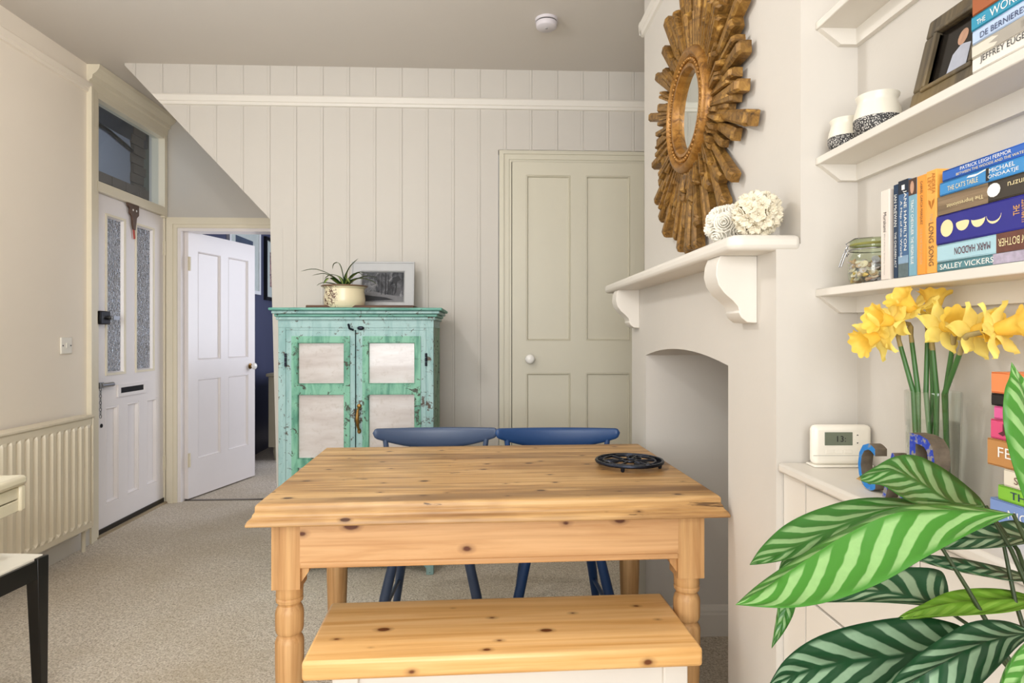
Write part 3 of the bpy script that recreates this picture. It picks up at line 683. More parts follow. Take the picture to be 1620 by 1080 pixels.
# ------------------------------------------------------------------ dining table, bench, chairs
TR = math.radians(1.7)
tt = thing('dining_table', (.010, 2.0, 0), 'old pine farmhouse table with turned legs and a moulded top', 'table', TR)
hx, hy = .610, .415
tp = B()
levels = [(.0, .728), (0, .734), (-.004, .742), (-.012, .748), (-.014, .757), (-.018, .760), (-.018, .774), (-.022, .78)]
vs = []; fs = []
for o, z in levels: vs += [(-hx-o, -hy-o, z), (hx+o, -hy-o, z), (hx+o, hy+o, z), (-hx-o, hy+o, z)]
n = len(levels)
for k in range(n-1):
    for i in range(4): fs.append((k*4+i, k*4+(i+1) % 4, (k+1)*4+(i+1) % 4, (k+1)*4+i))
fs.append((3, 2, 1, 0)); fs.append(tuple((n-1)*4+i for i in range(4)))
tp.add(vs, fs); tp.build('table_top', PINE_T, tt, bevel=.0025)
lx, ly, lh = .532, .305, .036
LP = [(.023, 0), (.026, .01), (.032, .20), (.036, .33), (.0365, .40), (.034, .408), (.029, .415), (.029, .420), (.033, .424), (.0355, .432), (.036, .45), (.036, .475), (.034, .485), (.028, .496), (.029, .500), (.034, .505), (.035, .512), (.032, .516), (.0345, .52), (.034, .53), (.0355, .545)]
tl = B().lathe(LP, 24).box(-lh, lh, -lh, lh, .545, .728).mesh('leg', PINE_L, 35)
for sx_ in (-1, 1):
    for sy_ in (-1, 1): inst(tl, 'leg', tt, Matrix.Translation((sx_*lx, sy_*ly, 0)) @ Matrix.Rotation(0 if sx_ < 0 else math.pi, 4, 'Z'))
for sy_ in (-1, 1):
    a = B().box(-lx+lh, lx-lh, sy_*ly-.012-sy_*-.018 if False else sy_*(ly+lh-.010)-.011, sy_*(ly+lh-.010)+.011, .605, .728).build('apron', PINE_A, tt)
    B().box(-lx+lh, lx-lh, sy_*(ly+lh-.004)-.010, sy_*(ly+lh-.004)+.007, .600, .616).build('bead_moulding', PINE_A, a, bevel=.004)
for sx_ in (-1, 1):
    B().box(sx_*(lx+lh-.012)-.010, sx_*(lx+lh-.012)+.010, -ly+lh, ly-lh, .600, .728).build('side_apron', PINE_A, tt)
    for sy_ in (-1, 1):
        B().prism([(.605, sx_*(lx-lh)), (.605, sx_*(lx-lh-.022)), (.585, sx_*(lx-lh-.018)), (.565, sx_*(lx-lh-.004)), (.56, sx_*(lx-lh))], 1, sy_*(ly+.012)-.011, sy_*(ly+.012)+.011).build('corner_block', PINE_L, tt)
# bench
bn = thing('bench', (.047, 1.620, 0), 'low bench with a thick honey pine seat on a white painted base', 'bench', TR)
B().box(-.468, .462, -.161, .161, .415, .46).build('seat', PINE_B, bn, bevel=.008, seg=3)
BP = plain('bench_white_paint', '#e3ddd4', .45, var=.03)
for x0, x1 in ((-.405, -.345), (.375, .435)):
    for y0, y1 in ((-.135, -.085), (.085, .135)): B().box(x0, x1, y0, y1, 0, .415).build('leg', BP, bn, bevel=.004)
for y in (-.122, .102): B().box(-.345, .375, y, y+.02, .20, .415).build('apron', BP, bn)
for x in (-.385, .40): B().box(x-.01, x+.01, -.085, .085, .20, .415).build('side_apron', BP, bn)
# chairs
def chair(x, y, rz, label, mat):
    t = thing('dining_chair', (x, y, 0), label, 'chair', rz, 'navy chairs behind the pine table')
    def rail_fn(u, v):
        q = 2*u-1; a = 2*math.pi*v; x_ = q*.255; cap = math.sqrt(max(0, 1-max(0, (abs(q)-.93)/.07)**2))
        zt = .814+.004*q*q; full = .036+.052*(1-q*q)
        hgt = full/2*max(cap, .02); cz = zt-full/2+.0; th = .014*max(cap, .05)
        c_, s_ = math.cos(a), math.sin(a)
        sg = lambda z: math.copysign(abs(z)**.6, z)
        return (x_, -.055*q*q+.03+th*sg(c_), cz+hgt*sg(s_))
    B().grid(rail_fn, 60, 18).build('backrest', mat, t, smooth=70)
    for q in (-.82, -.42, -.14, .14, .42, .82):
        zt = .745 if abs(q) < .6 else .780
        yb = -.055*q*q+.03
        B().tube([(q*.195, -.03, .435), (q*.225, (yb-.03)/2, .6), (q*.253, yb, zt)], .0075 if abs(q) < .6 else .011, 8).build('spindle' if abs(q) < .6 else 'back_post', mat, t, smooth=60)
    n = 28; pl = []
    for i in range(n):
        a = 2*math.pi*i/n; c_, s_ = math.cos(a), math.sin(a); k = .5
        pl.append((.215*math.copysign(abs(c_)**k, c_)*(1-.06*(s_ > 0)), -.19+.195*math.copysign(abs(s_)**k, s_)))
    B().prism(pl, 2, .418, .445).build('seat', mat, t, bevel=.008)
    for sx_ in (-1, 1):
        for (y0, y1) in ((-.30, -.34), (-.06, .03)):
            k = 1.0 if y0 < -.2 else .86
            B().tube([(sx_*.125*k, y0, .425), (sx_*.165*k, (y0+y1)/2, .25), (sx_*.205*k, y1, 0)], [.017, .019, .012], 12).build('leg', mat, t, smooth=60)
    for sx_ in (-1, 1): B().tube([(sx_*.172, -.315, .2), (sx_*.15, -.01, .2)], .009, 8).build('stretcher', mat, t, smooth=60)
    return t
chair(-.203, 2.615, math.radians(1), 'greyish navy chair tucked behind the table, in front of the green cabinet', plain('grey_navy_paint', '#40506c', .4, var=.03))
chair(.294, 2.588, math.radians(-2), 'brighter blue chair tucked behind the table, in front of the ivory door', NAVYCH)
# trivet
tv = thing('trivet', (.459, 2.0, .78), 'round black cast iron trivet on the pine table', 'trivet')
b = B(); zt = .018
def circ(r, n=40): return [(r*math.cos(2*math.pi*i/n), r*math.sin(2*math.pi*i/n), zt) for i in range(n)]
b.tube(circ(.104), .0055, 6, closed=True).tube(circ(.082), .004, 6, closed=True).tube(circ(.022, 16), .004, 6, closed=True)
for k in range(22):
    a = 2*math.pi*k/22; b.tube([(.083*math.cos(a), .083*math.sin(a), zt), (.102*math.cos(a+.09), .102*math.sin(a+.09), zt)], .0036, 5)
for k in range(6):
    a = 2*math.pi*k/6
    b.tube([(.022*math.cos(a), .022*math.sin(a), zt), (.08*math.cos(a), .08*math.sin(a), zt)], .0042, 6)
    for s_ in (-1, 1)[:2 if k % 2 else 0]:
        pts = [(r*math.cos(a+s_*d), r*math.sin(a+s_*d), zt) for r, d in ((.078, .02), (.068, .28), (.052, .42), (.040, .30), (.044, .12), (.056, .10))]
        b.tube(pts, .0036, 5)
b.build('grille', IRON, tv, smooth=60)
for k in range(4):
    a = math.pi/4+k*H+.35; B().lathe([(.004, 0), (.006, .004), (.007, .016)], 10, (.096*math.cos(a), .096*math.sin(a), 0)).build('foot', IRON, tv)
# ------------------------------------------------------------------ desk and stool at the left edge
dk = thing('desk', (-1.475, 2.105, 0), 'cream lacquered desk with a thick rounded top, cut by the left edge', 'desk', math.radians(6))
CL = plain('cream_lacquer', '#e9e0c4', .25, var=.01, Coat_Weight=.3)
B().box(-.62, 0, -1.1, 0, .718, .75).build('top', CL, dk, bevel=.012, seg=3)
for za, zb in ((.637, .675), (.678, .716)): B().box(-.61, -.012, -1.09, -.012, za, zb).build('side_band', CL, dk, bevel=.003)
B().box(-.03, -.004, -.03, -.004, .637, .72).build('corner_post', CL, dk, bevel=.006)
for x, y in ((-.575, -.05), (-.575, -1.05)): B().box(x-.025, x+.025, y-.025, y+.025, 0, .637).build('leg', CL, dk, bevel=.004)
for x, y in ((-.20, -1.05),): B().box(x-.025, x+.025, y-.025, y+.025, 0, .637).build('leg', CL, dk, bevel=.004)
st = thing('stool', (-1.455, 2.170, 0), 'black framed stool with a cream seat pad in front of the radiator', 'stool', math.radians(-5))
B().box(-.46, -.012, -.42, -.004, .452, .472).build('seat_pad', plain('cream_seat', '#f0eadb', .5, var=.01), st, bevel=.006)
fr_ = B(); fr_.box(-.46, -.003, -.42, -.398, .405, .462).box(-.46, -.003, -.024, -.002, .405, .462)
fr_.build('front_and_back_rails', BLACKP, st)
for x in (-.024, -.462): B().box(x, x+.022, -.42, -.002, .402, .462).build('side_rail', BLACKP, st)
for x, sx_ in ((-.022, 1), (-.445, -1)):
    for y, sy_ in ((-.022, 1), (-.405, -1)):
        a, b_ = .023, .015; e = .022-.012
        B().hexa([(x+sx_*.006-b_, y+sy_*.006-b_, 0), (x+sx_*.006+b_, y+sy_*.006-b_, 0), (x+sx_*.006+b_, y+sy_*.006+b_, 0), (x+sx_*.006-b_, y+sy_*.006+b_, 0)],
                 [(x-a, y-a, .468), (x+a, y-a, .468), (x+a, y+a, .468), (x-a, y+a, .468)]).build('leg', BLACKP, st, bevel=.003)

# ------------------------------------------------------------------ sunburst mirror and mantel ornaments
mi = thing('sunburst_mirror', (XU-.012, 2.008, 1.918), 'gilt wooden sunburst mirror with a round glass above the mantel', 'mirror')
def gilt(name, c0, c1, c2, rough):
    m = NT(name); f = m.noise(m.coord(scale=(1, 1, 1)), 38, 6, .7, .7); g = m.noise(m.coord(), 9, 3); oi = m.n('ShaderNodeObjectInfo')
    c = m.ramp(f, (.36, c2), (.50, c1), (.66, c0)); c = m.mix(m.ramp(g, (.4, (0, 0, 0)), (.7, (.6, .6, .6))), c, c1)
    c = m.mix(m.math('MULTIPLY', oi.outputs['Random'], .35), c, c2)
    m.set('Base Color', c); m.set('Metallic', .35); m.set('Roughness', rough); m.bump(f, .45, .004); return m.m
GILT = gilt('distressed_gilt', '#c2964a', '#8f6830', '#443017', .47)
GILTF = gilt('warm_gilt_frame', '#bd8a44', '#a0702f', '#6a4419', .32)
def ray_mesh(r0, r1, w0, w1, t0, t1, tip):
    b = B(); vs = []      # ray along +Z in the YZ plane, thickness towards -X; ridge profile
    st = [(r0, w0, t0), ((r0+r1)/2, (w0+w1)/2, (t0+t1)/2), (r1-tip, w1, t1), (r1, w1*.90, t1*.80)]
    for r, w_, t in st: vs += [(0, -w_/2, r), (-t*.80, -w_/2, r), (-t, -w_*.30, r), (-t, w_*.30, r), (-t*.80, w_/2, r), (0, w_/2, r)]
    fs = []
    for k in range(len(st)-1):
        for i in range(6): fs.append((k*6+i, k*6+(i+1) % 6, (k+1)*6+(i+1) % 6, (k+1)*6+i))
    fs.append((0, 1, 2, 3, 4, 5)[::-1]); fs.append(tuple((len(st)-1)*6+i for i in range(6)))
    b.add(vs, [f[::-1] for f in fs]); return b
def rotX(a): return Matrix.Rotation(a, 4, 'X')
LEN = [.50, .40, .46, .36, .52, .42, .34, .47, .39, .45, .33, .48, .41, .37]
N1 = 58
for k in range(N1):
    a = 2*math.pi*k/N1; v = abs(math.cos(a))
    L_ = LEN[k % 14]*(.86+.22*v)*R.uniform(.95, 1.04); L_ = min(L_, .515 if math.cos(a) > -.6 else .455)
    wd = R.uniform(.026, .042)*(1 if L_ > .38 else .85)
    o = ray_mesh(.15, L_, .016, wd, .020, R.uniform(.026, .040), .012).build('ray', GILT, mi); o.matrix_local = rotX(a+R.uniform(-.02, .02))
for k in range(84):
    a = 2*math.pi*(k+.5)/84; L_ = R.uniform(.245, .40)
    o = ray_mesh(.15, L_, .009, R.uniform(.010, .022), .028, R.uniform(.032, .052), .008).build('ray', GILT, mi); o.matrix_local = rotX(a+R.uniform(-.03, .03))
def ringlathe(prof, n=56): return B().lathe(prof, n).xf(Matrix.Rotation(-H, 4, 'Y'))
ringlathe([(.196, .012), (.196, .036), (.190, .047), (.178, .051), (.170, .046), (.165, .039), (.147, .038), (.143, .044), (.134, .043), (.127, .031), (.124, .018)]).build('round_frame', GILTF, mi, smooth=50)
bd = B().ball((0, 0, 0), .0062, 8, 6).mesh('bead', GILTF, 80)
for k in range(56):
    a = 2*math.pi*k/56; inst(bd, 'bead', mi, Matrix.Translation((-.043, .156*math.sin(a), .156*math.cos(a))))
B().lathe([(0, .022), (.126, .022)], 48, caps=False).xf(Matrix.Rotation(-H, 4, 'Y')).build('mirror_glass', plain('mirror_silver', '#e6ebe6', .03, 1, var=0), mi)
def fib(n):
    for i in range(n):
        z = 1-2*(i+.5)/n; a = i*2.399963; r = math.sqrt(1-z*z); yield Vector((r*math.cos(a), r*math.sin(a), z))
def align(n, spin=0):
    q = Vector((0, 0, 1)).rotation_difference(n); return q.to_matrix().to_4x4() @ Matrix.Rotation(spin, 4, 'Z')
CLAY = plain('white_clay', '#efeadd', .65, var=.05, vscale=60)
SHELLW = plain('cream_shell_petals', '#ece2ca', .6, var=.08, vscale=60)
rb = thing('rose_ball', (.604, 1.565, 1.4265), 'white ball of clay roses on the mantel, next to the mirror', 'ornament')
B().ball((0, 0, .0485), .038).build('core', CLAY, rb, smooth=80)
def rose():
    b = B()
    for rg, (n, r, h, tilt) in enumerate(((6, .0185, .010, .55), (5, .0135, .014, .75), (4, .009, .017, .95), (3, .005, .019, 1.1))):
        for i in range(n):
            a0 = 2*math.pi*i/n + rg*.6
            def fn(u, v, a0=a0, r=r, h=h, n=n):
                a = a0+(u-.5)*2*math.pi/n*1.35; rr = r*(.62+.38*v)+.0016*(u); return (rr*math.cos(a), rr*math.sin(a), h*v*(1-.35*(2*u-1)**2)-.002)
            b.grid(fn, 5, 3)
    return b.mesh('rose', CLAY, 80)
RM = rose()
for k, n in enumerate(fib(15)):
    o = inst(RM, 'rose', rb, Matrix.Translation(Vector((0, 0, .0485))+n*.033) @ align(n, k) @ Matrix.Scale(1.3, 4)); md = o.modifiers.new('s', 'SOLIDIFY'); md.thickness = .0014
hb = thing('hydrangea_ball', (.622, 1.424, 1.4235), 'cream ball of small shell flowers at the near end of the mantel', 'ornament')
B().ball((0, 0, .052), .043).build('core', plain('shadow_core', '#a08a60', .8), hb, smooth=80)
def floret():
    b = B()
    for i in range(5):
        a = 2*math.pi*i/5
        def fn(u, v, a=a):
            w_ = .0078*math.sin(math.pi*(.15+.8*u))*(2*v-1); r = .002+.0125*u
            return (r*math.cos(a)-w_*math.sin(a), r*math.sin(a)+w_*math.cos(a), .006*u*u+.003*(2*v-1)**2+.0015*u)
        b.grid(fn, 4, 3)
    b.ball((0, 0, .002), .002, 6, 4)
    return b.mesh('floret', SHELLW, 80)
FM = floret()
for k, n in enumerate(fib(48)):
    o = inst(FM, 'floret', hb, Matrix.Translation(Vector((0, 0, .052))+n*.042) @ Matrix.Scale(1.15, 4) @ align((n+Vector((R.uniform(-.2, .2), R.uniform(-.2, .2), R.uniform(-.2, .2)))).normalized(), k)); md = o.modifiers.new('s', 'SOLIDIFY'); md.thickness = .001

# ------------------------------------------------------------------ alcove: shelves, cupboard
for k, (z, which) in enumerate(((1.300, 'lowest'), (1.589, 'middle'), (1.887, 'topmost'))):
    s = thing('alcove_shelf', (.727, .8, z), 'white alcove shelf, %s of three: %s' % (which, ('holding the shell jar', 'holding the two speckled pots', 'cut by the top of the picture')[k]), 'shelf', group='alcove shelves')
    B().box(0, XA-.727, YR-.8, -.55, -.017, 0).build('board', PAINT, s, bevel=.002)
    B().prism([(.004, -.017), (.096, -.017), (.096, -.058), (.050, -.058)][::-1], 1, 0, .014).xf(Matrix.Translation((0, 0, 0))).v
    b = B(); b.add([(.004, .565, -.017), (.096, .565, -.017), (.096, .565, -.052), (.050, .565, -.052), (.004, .551, -.017), (.096, .551, -.017), (.096, .551, -.052), (.050, .551, -.052)],
                   [(0, 1, 2, 3), (7, 6, 5, 4), (0, 3, 7, 4), (3, 2, 6, 7), (0, 4, 5, 1), (1, 5, 6, 2)]); b.build('end_batten', PAINT, s)
    B().box(.084, .096, -.55, .551, -.052, -.017).build('back_batten', PAINT, s)
cu = thing('alcove_cupboard', (XB, .8, 0), 'white alcove cupboard with chrome ring pulls under the daffodils', 'cupboard')
B().box(.002, XA-XB-.002, -.55, YR-.802, .898, .919).build('worktop', PAINT, cu, bevel=.006)
B().box(.016, XA-XB-.002, .47, YR-.802, 0, .898).box(.016, XA-XB-.002, -.55, -.50, 0, .898).box(.04, XA-XB-.002, -.5, .47, 0, .10).build('carcass', PAINT, cu)
for ya, yb in ((.130, .467), (-.210, .127), (-.495, -.213)):
    d = B().box(.016, .034, ya, yb, .665, .893).build('drawer', PAINT, cu, bevel=.002)
    for yk in ((ya+.03,) if ya > .1 else (ya+.17, )): pass
    d = B().box(.016, .034, ya, yb, .11, .660).build('door', PAINT, cu, bevel=.002)
for yk, zk in ((.155, .846), (.095, .83)):
    r_ = B().lathe([(0, 0), (.011, 0), (.012, .003), (.006, .006), (.005, .012)], 16).xf(Matrix.Translation((.016, yk, zk)) @ Matrix.Rotation(-H, 4, 'Y')).build('pull_rose', CHROME, cu, smooth=40)
    B().tube([(.016-.012-.004*math.cos(a), yk+.013*math.sin(a), zk-.009+.013*math.cos(a)) for a in [i*math.pi/8 for i in range(16)]], .0016, 6, closed=True).build('ring', CHROME, r_, smooth=60)

# ------------------------------------------------------------------ books
EXH, EYV = (0, -1, 0), (0, 0, 1)
INK = {k: plain('ink_'+k, v, .5, var=0) for k, v in dict(white='#f2f0ea', black='#1b1a1c', navy='#1f2f5a', gold='#e0a94e', brown='#6b4a32', cream='#e9d9a8', grey='#9a958c', maroon='#5c2230', dkorange='#b06a18', palegold='#cbb184', red='#b03030').items()}
def book(x, ya, yb, z0, z1, depth, label, cover, texts=(), group='books in the alcove', standing=False, rot=0, extra=None, hard=.0016):
    t = thing('book', (x, (ya+yb)/2, z0), label, 'book', rot, group); hy_, hz = abs(ya-yb)/2, z1-z0; th = hard
    cm = cover if isinstance(cover, bpy.types.Material) else plain('cover_'+str(cover), cover, .4, var=.04, vscale=14)
    c = B()
    if standing: c.box(0, depth, -hy_, -hy_+th, 0, hz).box(0, depth, hy_-th, hy_, 0, hz).box(0, th, -hy_+th, hy_-th, 0, hz)
    else: c.box(0, depth, -hy_, hy_, 0, th).box(0, depth, -hy_, hy_, hz-th, hz).box(0, th, -hy_, hy_, th, hz-th)
    c.build('cover', cm, t, bevel=.0007, seg=1)
    if standing: B().box(th, depth-.002, -hy_+th, hy_-th, .0015, hz-.0015).build('pages', PAGES, t)
    else: B().box(th, depth-.002, -hy_+.0015, hy_-.0015, th, hz-th).build('pages', PAGES, t)
    for tx in texts:
        s, u, v, wu, hv, m_, mode = tx      # u along the spine 0..1 (far/top -> near/bottom), v across 0..1 from the bottom/left
        if standing: text(t, s, (-.0002, hy_-2*hy_*v, hz*(1-u)), (0, 0, -1), (0, -1, 0), wu*hz, hv*2*hy_, INK[m_])
        elif mode == 'n': text(t, s, (-.0002, hy_-2*hy_*u, hz*v), EXH, EYV, wu*2*hy_, hv*hz, INK[m_])
        elif mode == 'u': text(t, s, (-.0002, hy_-2*hy_*u, hz*v), (0, 1, 0), (0, 0, -1), wu*2*hy_, hv*hz, INK[m_])
        elif mode == 'v': text(t, s, (-.0002, hy_-2*hy_*u, hz*v), (0, 0, 1), (0, 1, 0), wu*hz, hv*2*hy_, INK[m_])
    if extra: extra(t, hy_, hz)
    return t
def patch(t, hy_, hz, u0, u1, v0, v1, mat, name='cover_print', dx=.0002):
    b = B(); ya, yb = hy_-2*hy_*u0, hy_-2*hy_*u1; b.add([(-dx, ya, hz*v0), (-dx, yb, hz*v0), (-dx, yb, hz*v1), (-dx, ya, hz*v1)], [(0, 1, 2, 3)]); b.build(name, mat, t)
def shape(t, pts, mat, name, dx=.0004): B().add([(-dx, y, z) for y, z in pts], [tuple(range(len(pts)))]).build(name, mat, t)
SX = .7275; D = .092
VB = [  # ya, yb, ztop, label, cover, texts, extra
 (1.1345, 1.1095, 1.463, 'white spined paperback standing next to the shell jar', '#e4d9cf', [('Murakami', .36, .5, .22, .34, 'black', 0), ('Blind Willow, Sleeping Woman', .72, .45, .46, .16, 'grey', 0)], None),
 (1.0985, 1.0855, 1.466, 'slim dark navy paperback standing right of the white spined one', '#17324e', [('IAN McEWAN', .28, .5, .34, .55, 'white', 0), ('THE CHILDREN ACT', .70, .5, .38, .42, 'white', 0)], None),
 (1.085, 1.0585, 1.469, 'blue landscape paperback standing between navy and pale blue ones', '#41648c', [('JANE HAMILTON', .42, .68, .62, .36, 'white', 0), ('A Map of the World', .5, .3, .58, .26, 'white', 0)], 'land'),
 (1.058, 1.0375, 1.466, 'pale blue paperback with a small portrait standing beside the orange books', '#7ba7b8', [('TRACY CHEVALIER', .40, .5, .36, .34, 'white', 0), ('THE VIRGIN BLUE', .74, .5, .28, .34, 'white', 0)], 'face'),
 (1.037, 1.0145, 1.466, 'plain orange paperback standing left of the thicker gold lettered one', '#ec9a3c', [('GABRIEL GARCIA MARQUEZ', .28, .5, .44, .3, 'brown', 0), ('LOVE IN THE TIME OF CHOLERA', .72, .5, .36, .24, 'palegold', 0)], None),
 (1.014, .9905, 1.468, 'amber paperback with brown lettering standing against the pile of books', '#eba94f', [('ANDREA', .13, .72, .2, .32, 'dkorange', 0), ('LEVY', .13, .32, .13, .32, 'dkorange', 0), ('THE', .46, .5, .08, .28, 'palegold', 0), ('LONG SONG', .72, .5, .42, .46, 'brown', 0)], 'leaf')]
SKIN = plain('print_skin_tone', '#c59a80', .5, var=.2, vscale=90); BRWN = plain('print_brown', '#4a3226', .5, var=.2, vscale=60)
for ya, yb, zt, lab, cv, tx, ex in VB:
    def ext(t, hy_, hz, ex=ex):
        if ex == 'land':
            for v0, v1, c_ in ((.0, .14, '#5f6f72'), (.14, .22, '#8aa6c0'), (.86, 1, '#0d1c30')):
                shape(t, [(hy_, hz*v0), (-hy_, hz*v0), (-hy_, hz*v1), (hy_, hz*v1)], plain('print_'+c_, c_, .5, var=.2, vscale=120), 'cover_print', .00025)
            shape(t, [(.004, hz*.9), (-.004, hz*.9), (-.004, hz*.95), (.004, hz*.95)], INK['white'], 'printed_emblem', .0005)
        if ex == 'face':
            shape(t, [(hy_, hz*.83), (-hy_, hz*.83), (-hy_, hz), (hy_, hz)], BRWN, 'cover_print', .00025)
            shape(t, [(.001+.005*math.cos(a), hz*.91+.011*math.sin(a)) for a in [i*math.pi/6 for i in range(12)]], SKIN, 'printed_face')
        if ex == 'leaf':
            for s_ in (-1, 1): shape(t, [(0, hz*.62), (s_*.006, hz*.68), (s_*.007, hz*.72), (s_*.002, hz*.70)], INK['dkorange'], 'printed_leaf')
    book(SX, ya, yb, 1.3002, zt, D, lab, cv, tx, 'paperbacks standing on the lowest shelf', True, extra=ext if ex else None)
# fill between the white book and the navy one is the white book's patterned side
HB = [
 (.990, 1.3002, 1.315, 'teal book at the bottom of the lying pile beside the orange paperbacks', '#5d8a92', [('SALLEY VICKERS', .30, .5, .52, .55, 'white', 'n')], 'sal'),
 (.990, 1.3155, 1.343, 'pale blue and brown book second from the bottom of the lying pile', '#a9cdd8', [('MARK HADDON', .36, .5, .34, .40, 'maroon', 'u'), ('A SPOT of BOTHER', .80, .52, .40, .40, 'cream', 'u')], 'had'),
 (.992, 1.3435, 1.390, 'thick indigo book with pale moon phases in the lying pile', '#2b2a86', [('THE', .76, .58, .30, .05, 'gold', 'v'), ('LUMINARIES', .83, .52, .66, .06, 'gold', 'v'), ('ELEANOR CATTON', .92, .52, .5, .045, 'gold', 'v')], 'moon'),
 (.988, 1.3905, 1.420, 'dark brown book lying directly on the indigo book', '#3a332a', [('The Impressionist', .28, .42, .36, .26, 'cream', 'u'), ('Hari Kunzru', .84, .6, .34, .28, 'cream', 'u')], 'imp'),
 (.984, 1.4205, 1.442, 'sky blue book second from the top of the lying pile', '#3f8cc8', [("THE CAT'S TABLE", .24, .42, .30, .36, 'cream', 'n'), ('MICHAEL', .60, .72, .22, .3, 'white', 'n'), ('ONDAATJE', .61, .30, .26, .3, 'white', 'n')], 'cat'),
 (.978, 1.4425, 1.460, 'royal blue book on top of the lying pile', '#2c62b8', [('PATRICK LEIGH FERMOR', .42, .68, .46, .30, 'white', 'n'), ('BETWEEN THE WOODS AND THE WATER', .46, .28, .62, .22, 'cream', 'n')], None)]
for ya, z0, z1, lab, cv, tx, ex in HB:
    def ext(t, hy_, hz, ex=ex):
        if ex == 'sal': patch(t, hy_, hz, .55, 1, 0, 1, plain('print_lilac', '#b7adc0', .5, var=.25, vscale=90))
        if ex == 'had': patch(t, hy_, hz, .58, 1, 0, 1, plain('print_russet', '#6b4033', .5, var=.25, vscale=50))
        if ex == 'imp':
            patch(t, hy_, hz, 0, .5, 0, 1, wood('print_wood', '#9a8468', '#7d684e', '#54442f', 1, 2, .5, False))
            shape(t, [(hy_-2*hy_*.55+.012*math.cos(a), hz*.55+.010*math.sin(a)) for a in [i*math.pi/6 for i in range(12)]], INK['white'], 'printed_lock', .0006)
        if ex == 'cat':
            patch(t, hy_, hz, .46, .49, .1, .95, INK['black'], 'printed_funnel', .0005)
            shape(t, [(hy_-2*hy_*u, hz*v) for u, v in ((.28, .75), (.36, .68), (.46, .85), (.46, .95), (.38, .82), (.3, .86))], INK['white'], 'printed_smoke', .0005)
        if ex == 'moon':
            for k, u in enumerate((.12, .28, .43, .57)):
                cy, cz, r = hy_-2*hy_*u, hz*.52, .0135
                if k == 0: pts = [(cy+r*math.cos(a), cz+r*math.sin(a)) for a in [i*math.pi/9 for i in range(18)]]
                else:
                    th0 = [(math.pi+i*math.pi/9) for i in range(10)]
                    pts = [(cy+r*math.cos(a), cz+r*.95*math.sin(a)+.004) for a in th0]
                    dip = (.2, -.15, -.72)[k-1]
                    pts += [(cy+r*math.cos(a)*.96, cz+.004+r*.95*dip*abs(math.sin(a))) for a in th0[::-1]]
                shape(t, pts, INK['cream'], 'printed_moon', .0005)
    book(SX, ya, ya-.205, z0, z1, D, lab, cv, tx, 'books lying in a pile on the lowest shelf', extra=ext if ex else None)
TB = [
 (.916, 1.5892, 1.611, 'white book with black lettering at the bottom of the pile on the middle shelf', '#e9e4da', [('JEFFREY EUGENIDES', .36, .66, .56, .55, 'black', 'n')], None),
 (.917, 1.6115, 1.631, 'cream and grey book on the middle shelf pile, above the white one', '#d9d3c4', [('THE', .46, .5, .5, .035, 'grey', 'v'), ('GLASS', .52, .5, .55, .035, 'grey', 'v'), ('PALACE', .58, .5, .6, .035, 'grey', 'v')], 'torn'),
 (.916, 1.6315, 1.652, 'pale blue book in the middle of the pile on the middle shelf', '#b7cbe8', [('DE BERNIERES', .28, .42, .40, .42, 'navy', 'n'), ('NOTWITHSTANDING', .78, .55, .50, .46, 'maroon', 'n')], None),
 (.918, 1.6525, 1.674, 'turquoise book in the pile on the middle shelf', '#1f8fb0', [('THE', .10, .42, .08, .34, 'white', 'n'), ('WORLD', .34, .5, .32, .56, 'white', 'n'), ('IS THE', .62, .5, .16, .42, 'white', 'n')], None),
 (.916, 1.6745, 1.706, 'russet book on top of the pile on the middle shelf', '#a0531f', [('B E L', .4, .5, .5, .4, 'black', 'n')], None)]
for ya, z0, z1, lab, cv, tx, ex in TB:
    def ext(t, hy_, hz, ex=ex):
        shape(t, [(hy_-2*hy_*u, hz*v) for u, v in ((.17, .95), (.55, 1), (1, 1), (1, 0), (.2, 0), (.24, .3), (.16, .5), (.25, .7))], plain('print_grey', '#a9a296', .5, var=.1), 'cover_print', .0002)
    book(SX, ya, ya-.20, z0, z1, D, lab, cv, tx, 'books lying in a pile on the middle shelf', extra=ext if ex else None)
CB = [
 (.876, .9192, .968, 'periwinkle blue cookbook at the bottom of the worktop pile', '#7d97cc', [('NIGELLA', .34, .66, .36, .24, 'white', 'n')], .0),
 (.862, .9685, .989, 'lime green cookbook second from the bottom of the worktop pile', '#86c440', [('THE GREEN', .36, .5, .5, .5, 'navy', 'n')], 0),
 (.852, .9895, 1.0135, 'cream cookbook between the lime and the tan ones', '#e7dfcc', [('SOUR', .20, .45, .22, .4, 'brown', 'n')], 0),
 (.881, 1.014, 1.052, 'tan cookbook with silver lettering in the worktop pile', '#c08a52', [('FEAST', .27, .55, .34, .38, 'white', 'n')], 0),
 (.875, 1.0525, 1.080, 'hot pink book with a small bird in the worktop pile', '#d8507c', [('the', .30, .5, .13, .5, 'maroon', 'n')], 'bird'),
 (.869, 1.0805, 1.099, 'pink book under the black one in the worktop pile', '#d95f98', [('E', .5, .5, .06, .6, 'white', 'n')], 0),
 (.874, 1.0995, 1.1165, 'slim black book in the worktop pile under the orange one', '#231f1d', [], 0),
 (.874, 1.117, 1.147, 'orange book on top of the worktop pile', '#ee8a54', [], 0)]
for ya, z0, z1, lab, cv, tx, ex in CB:
    def ext(t, hy_, hz):
        shape(t, [(hy_-2*hy_*u, hz*v) for u, v in ((.07, .3), (.11, .45), (.11, .85), (.14, .5), (.20, .6), (.15, .35), (.11, .2))], INK['maroon'], 'printed_bird', .0006)
    book(.722, ya, ya-.20, z0, z1, .097, lab, cv, tx, 'books piled on the alcove worktop', extra=ext if ex else None)

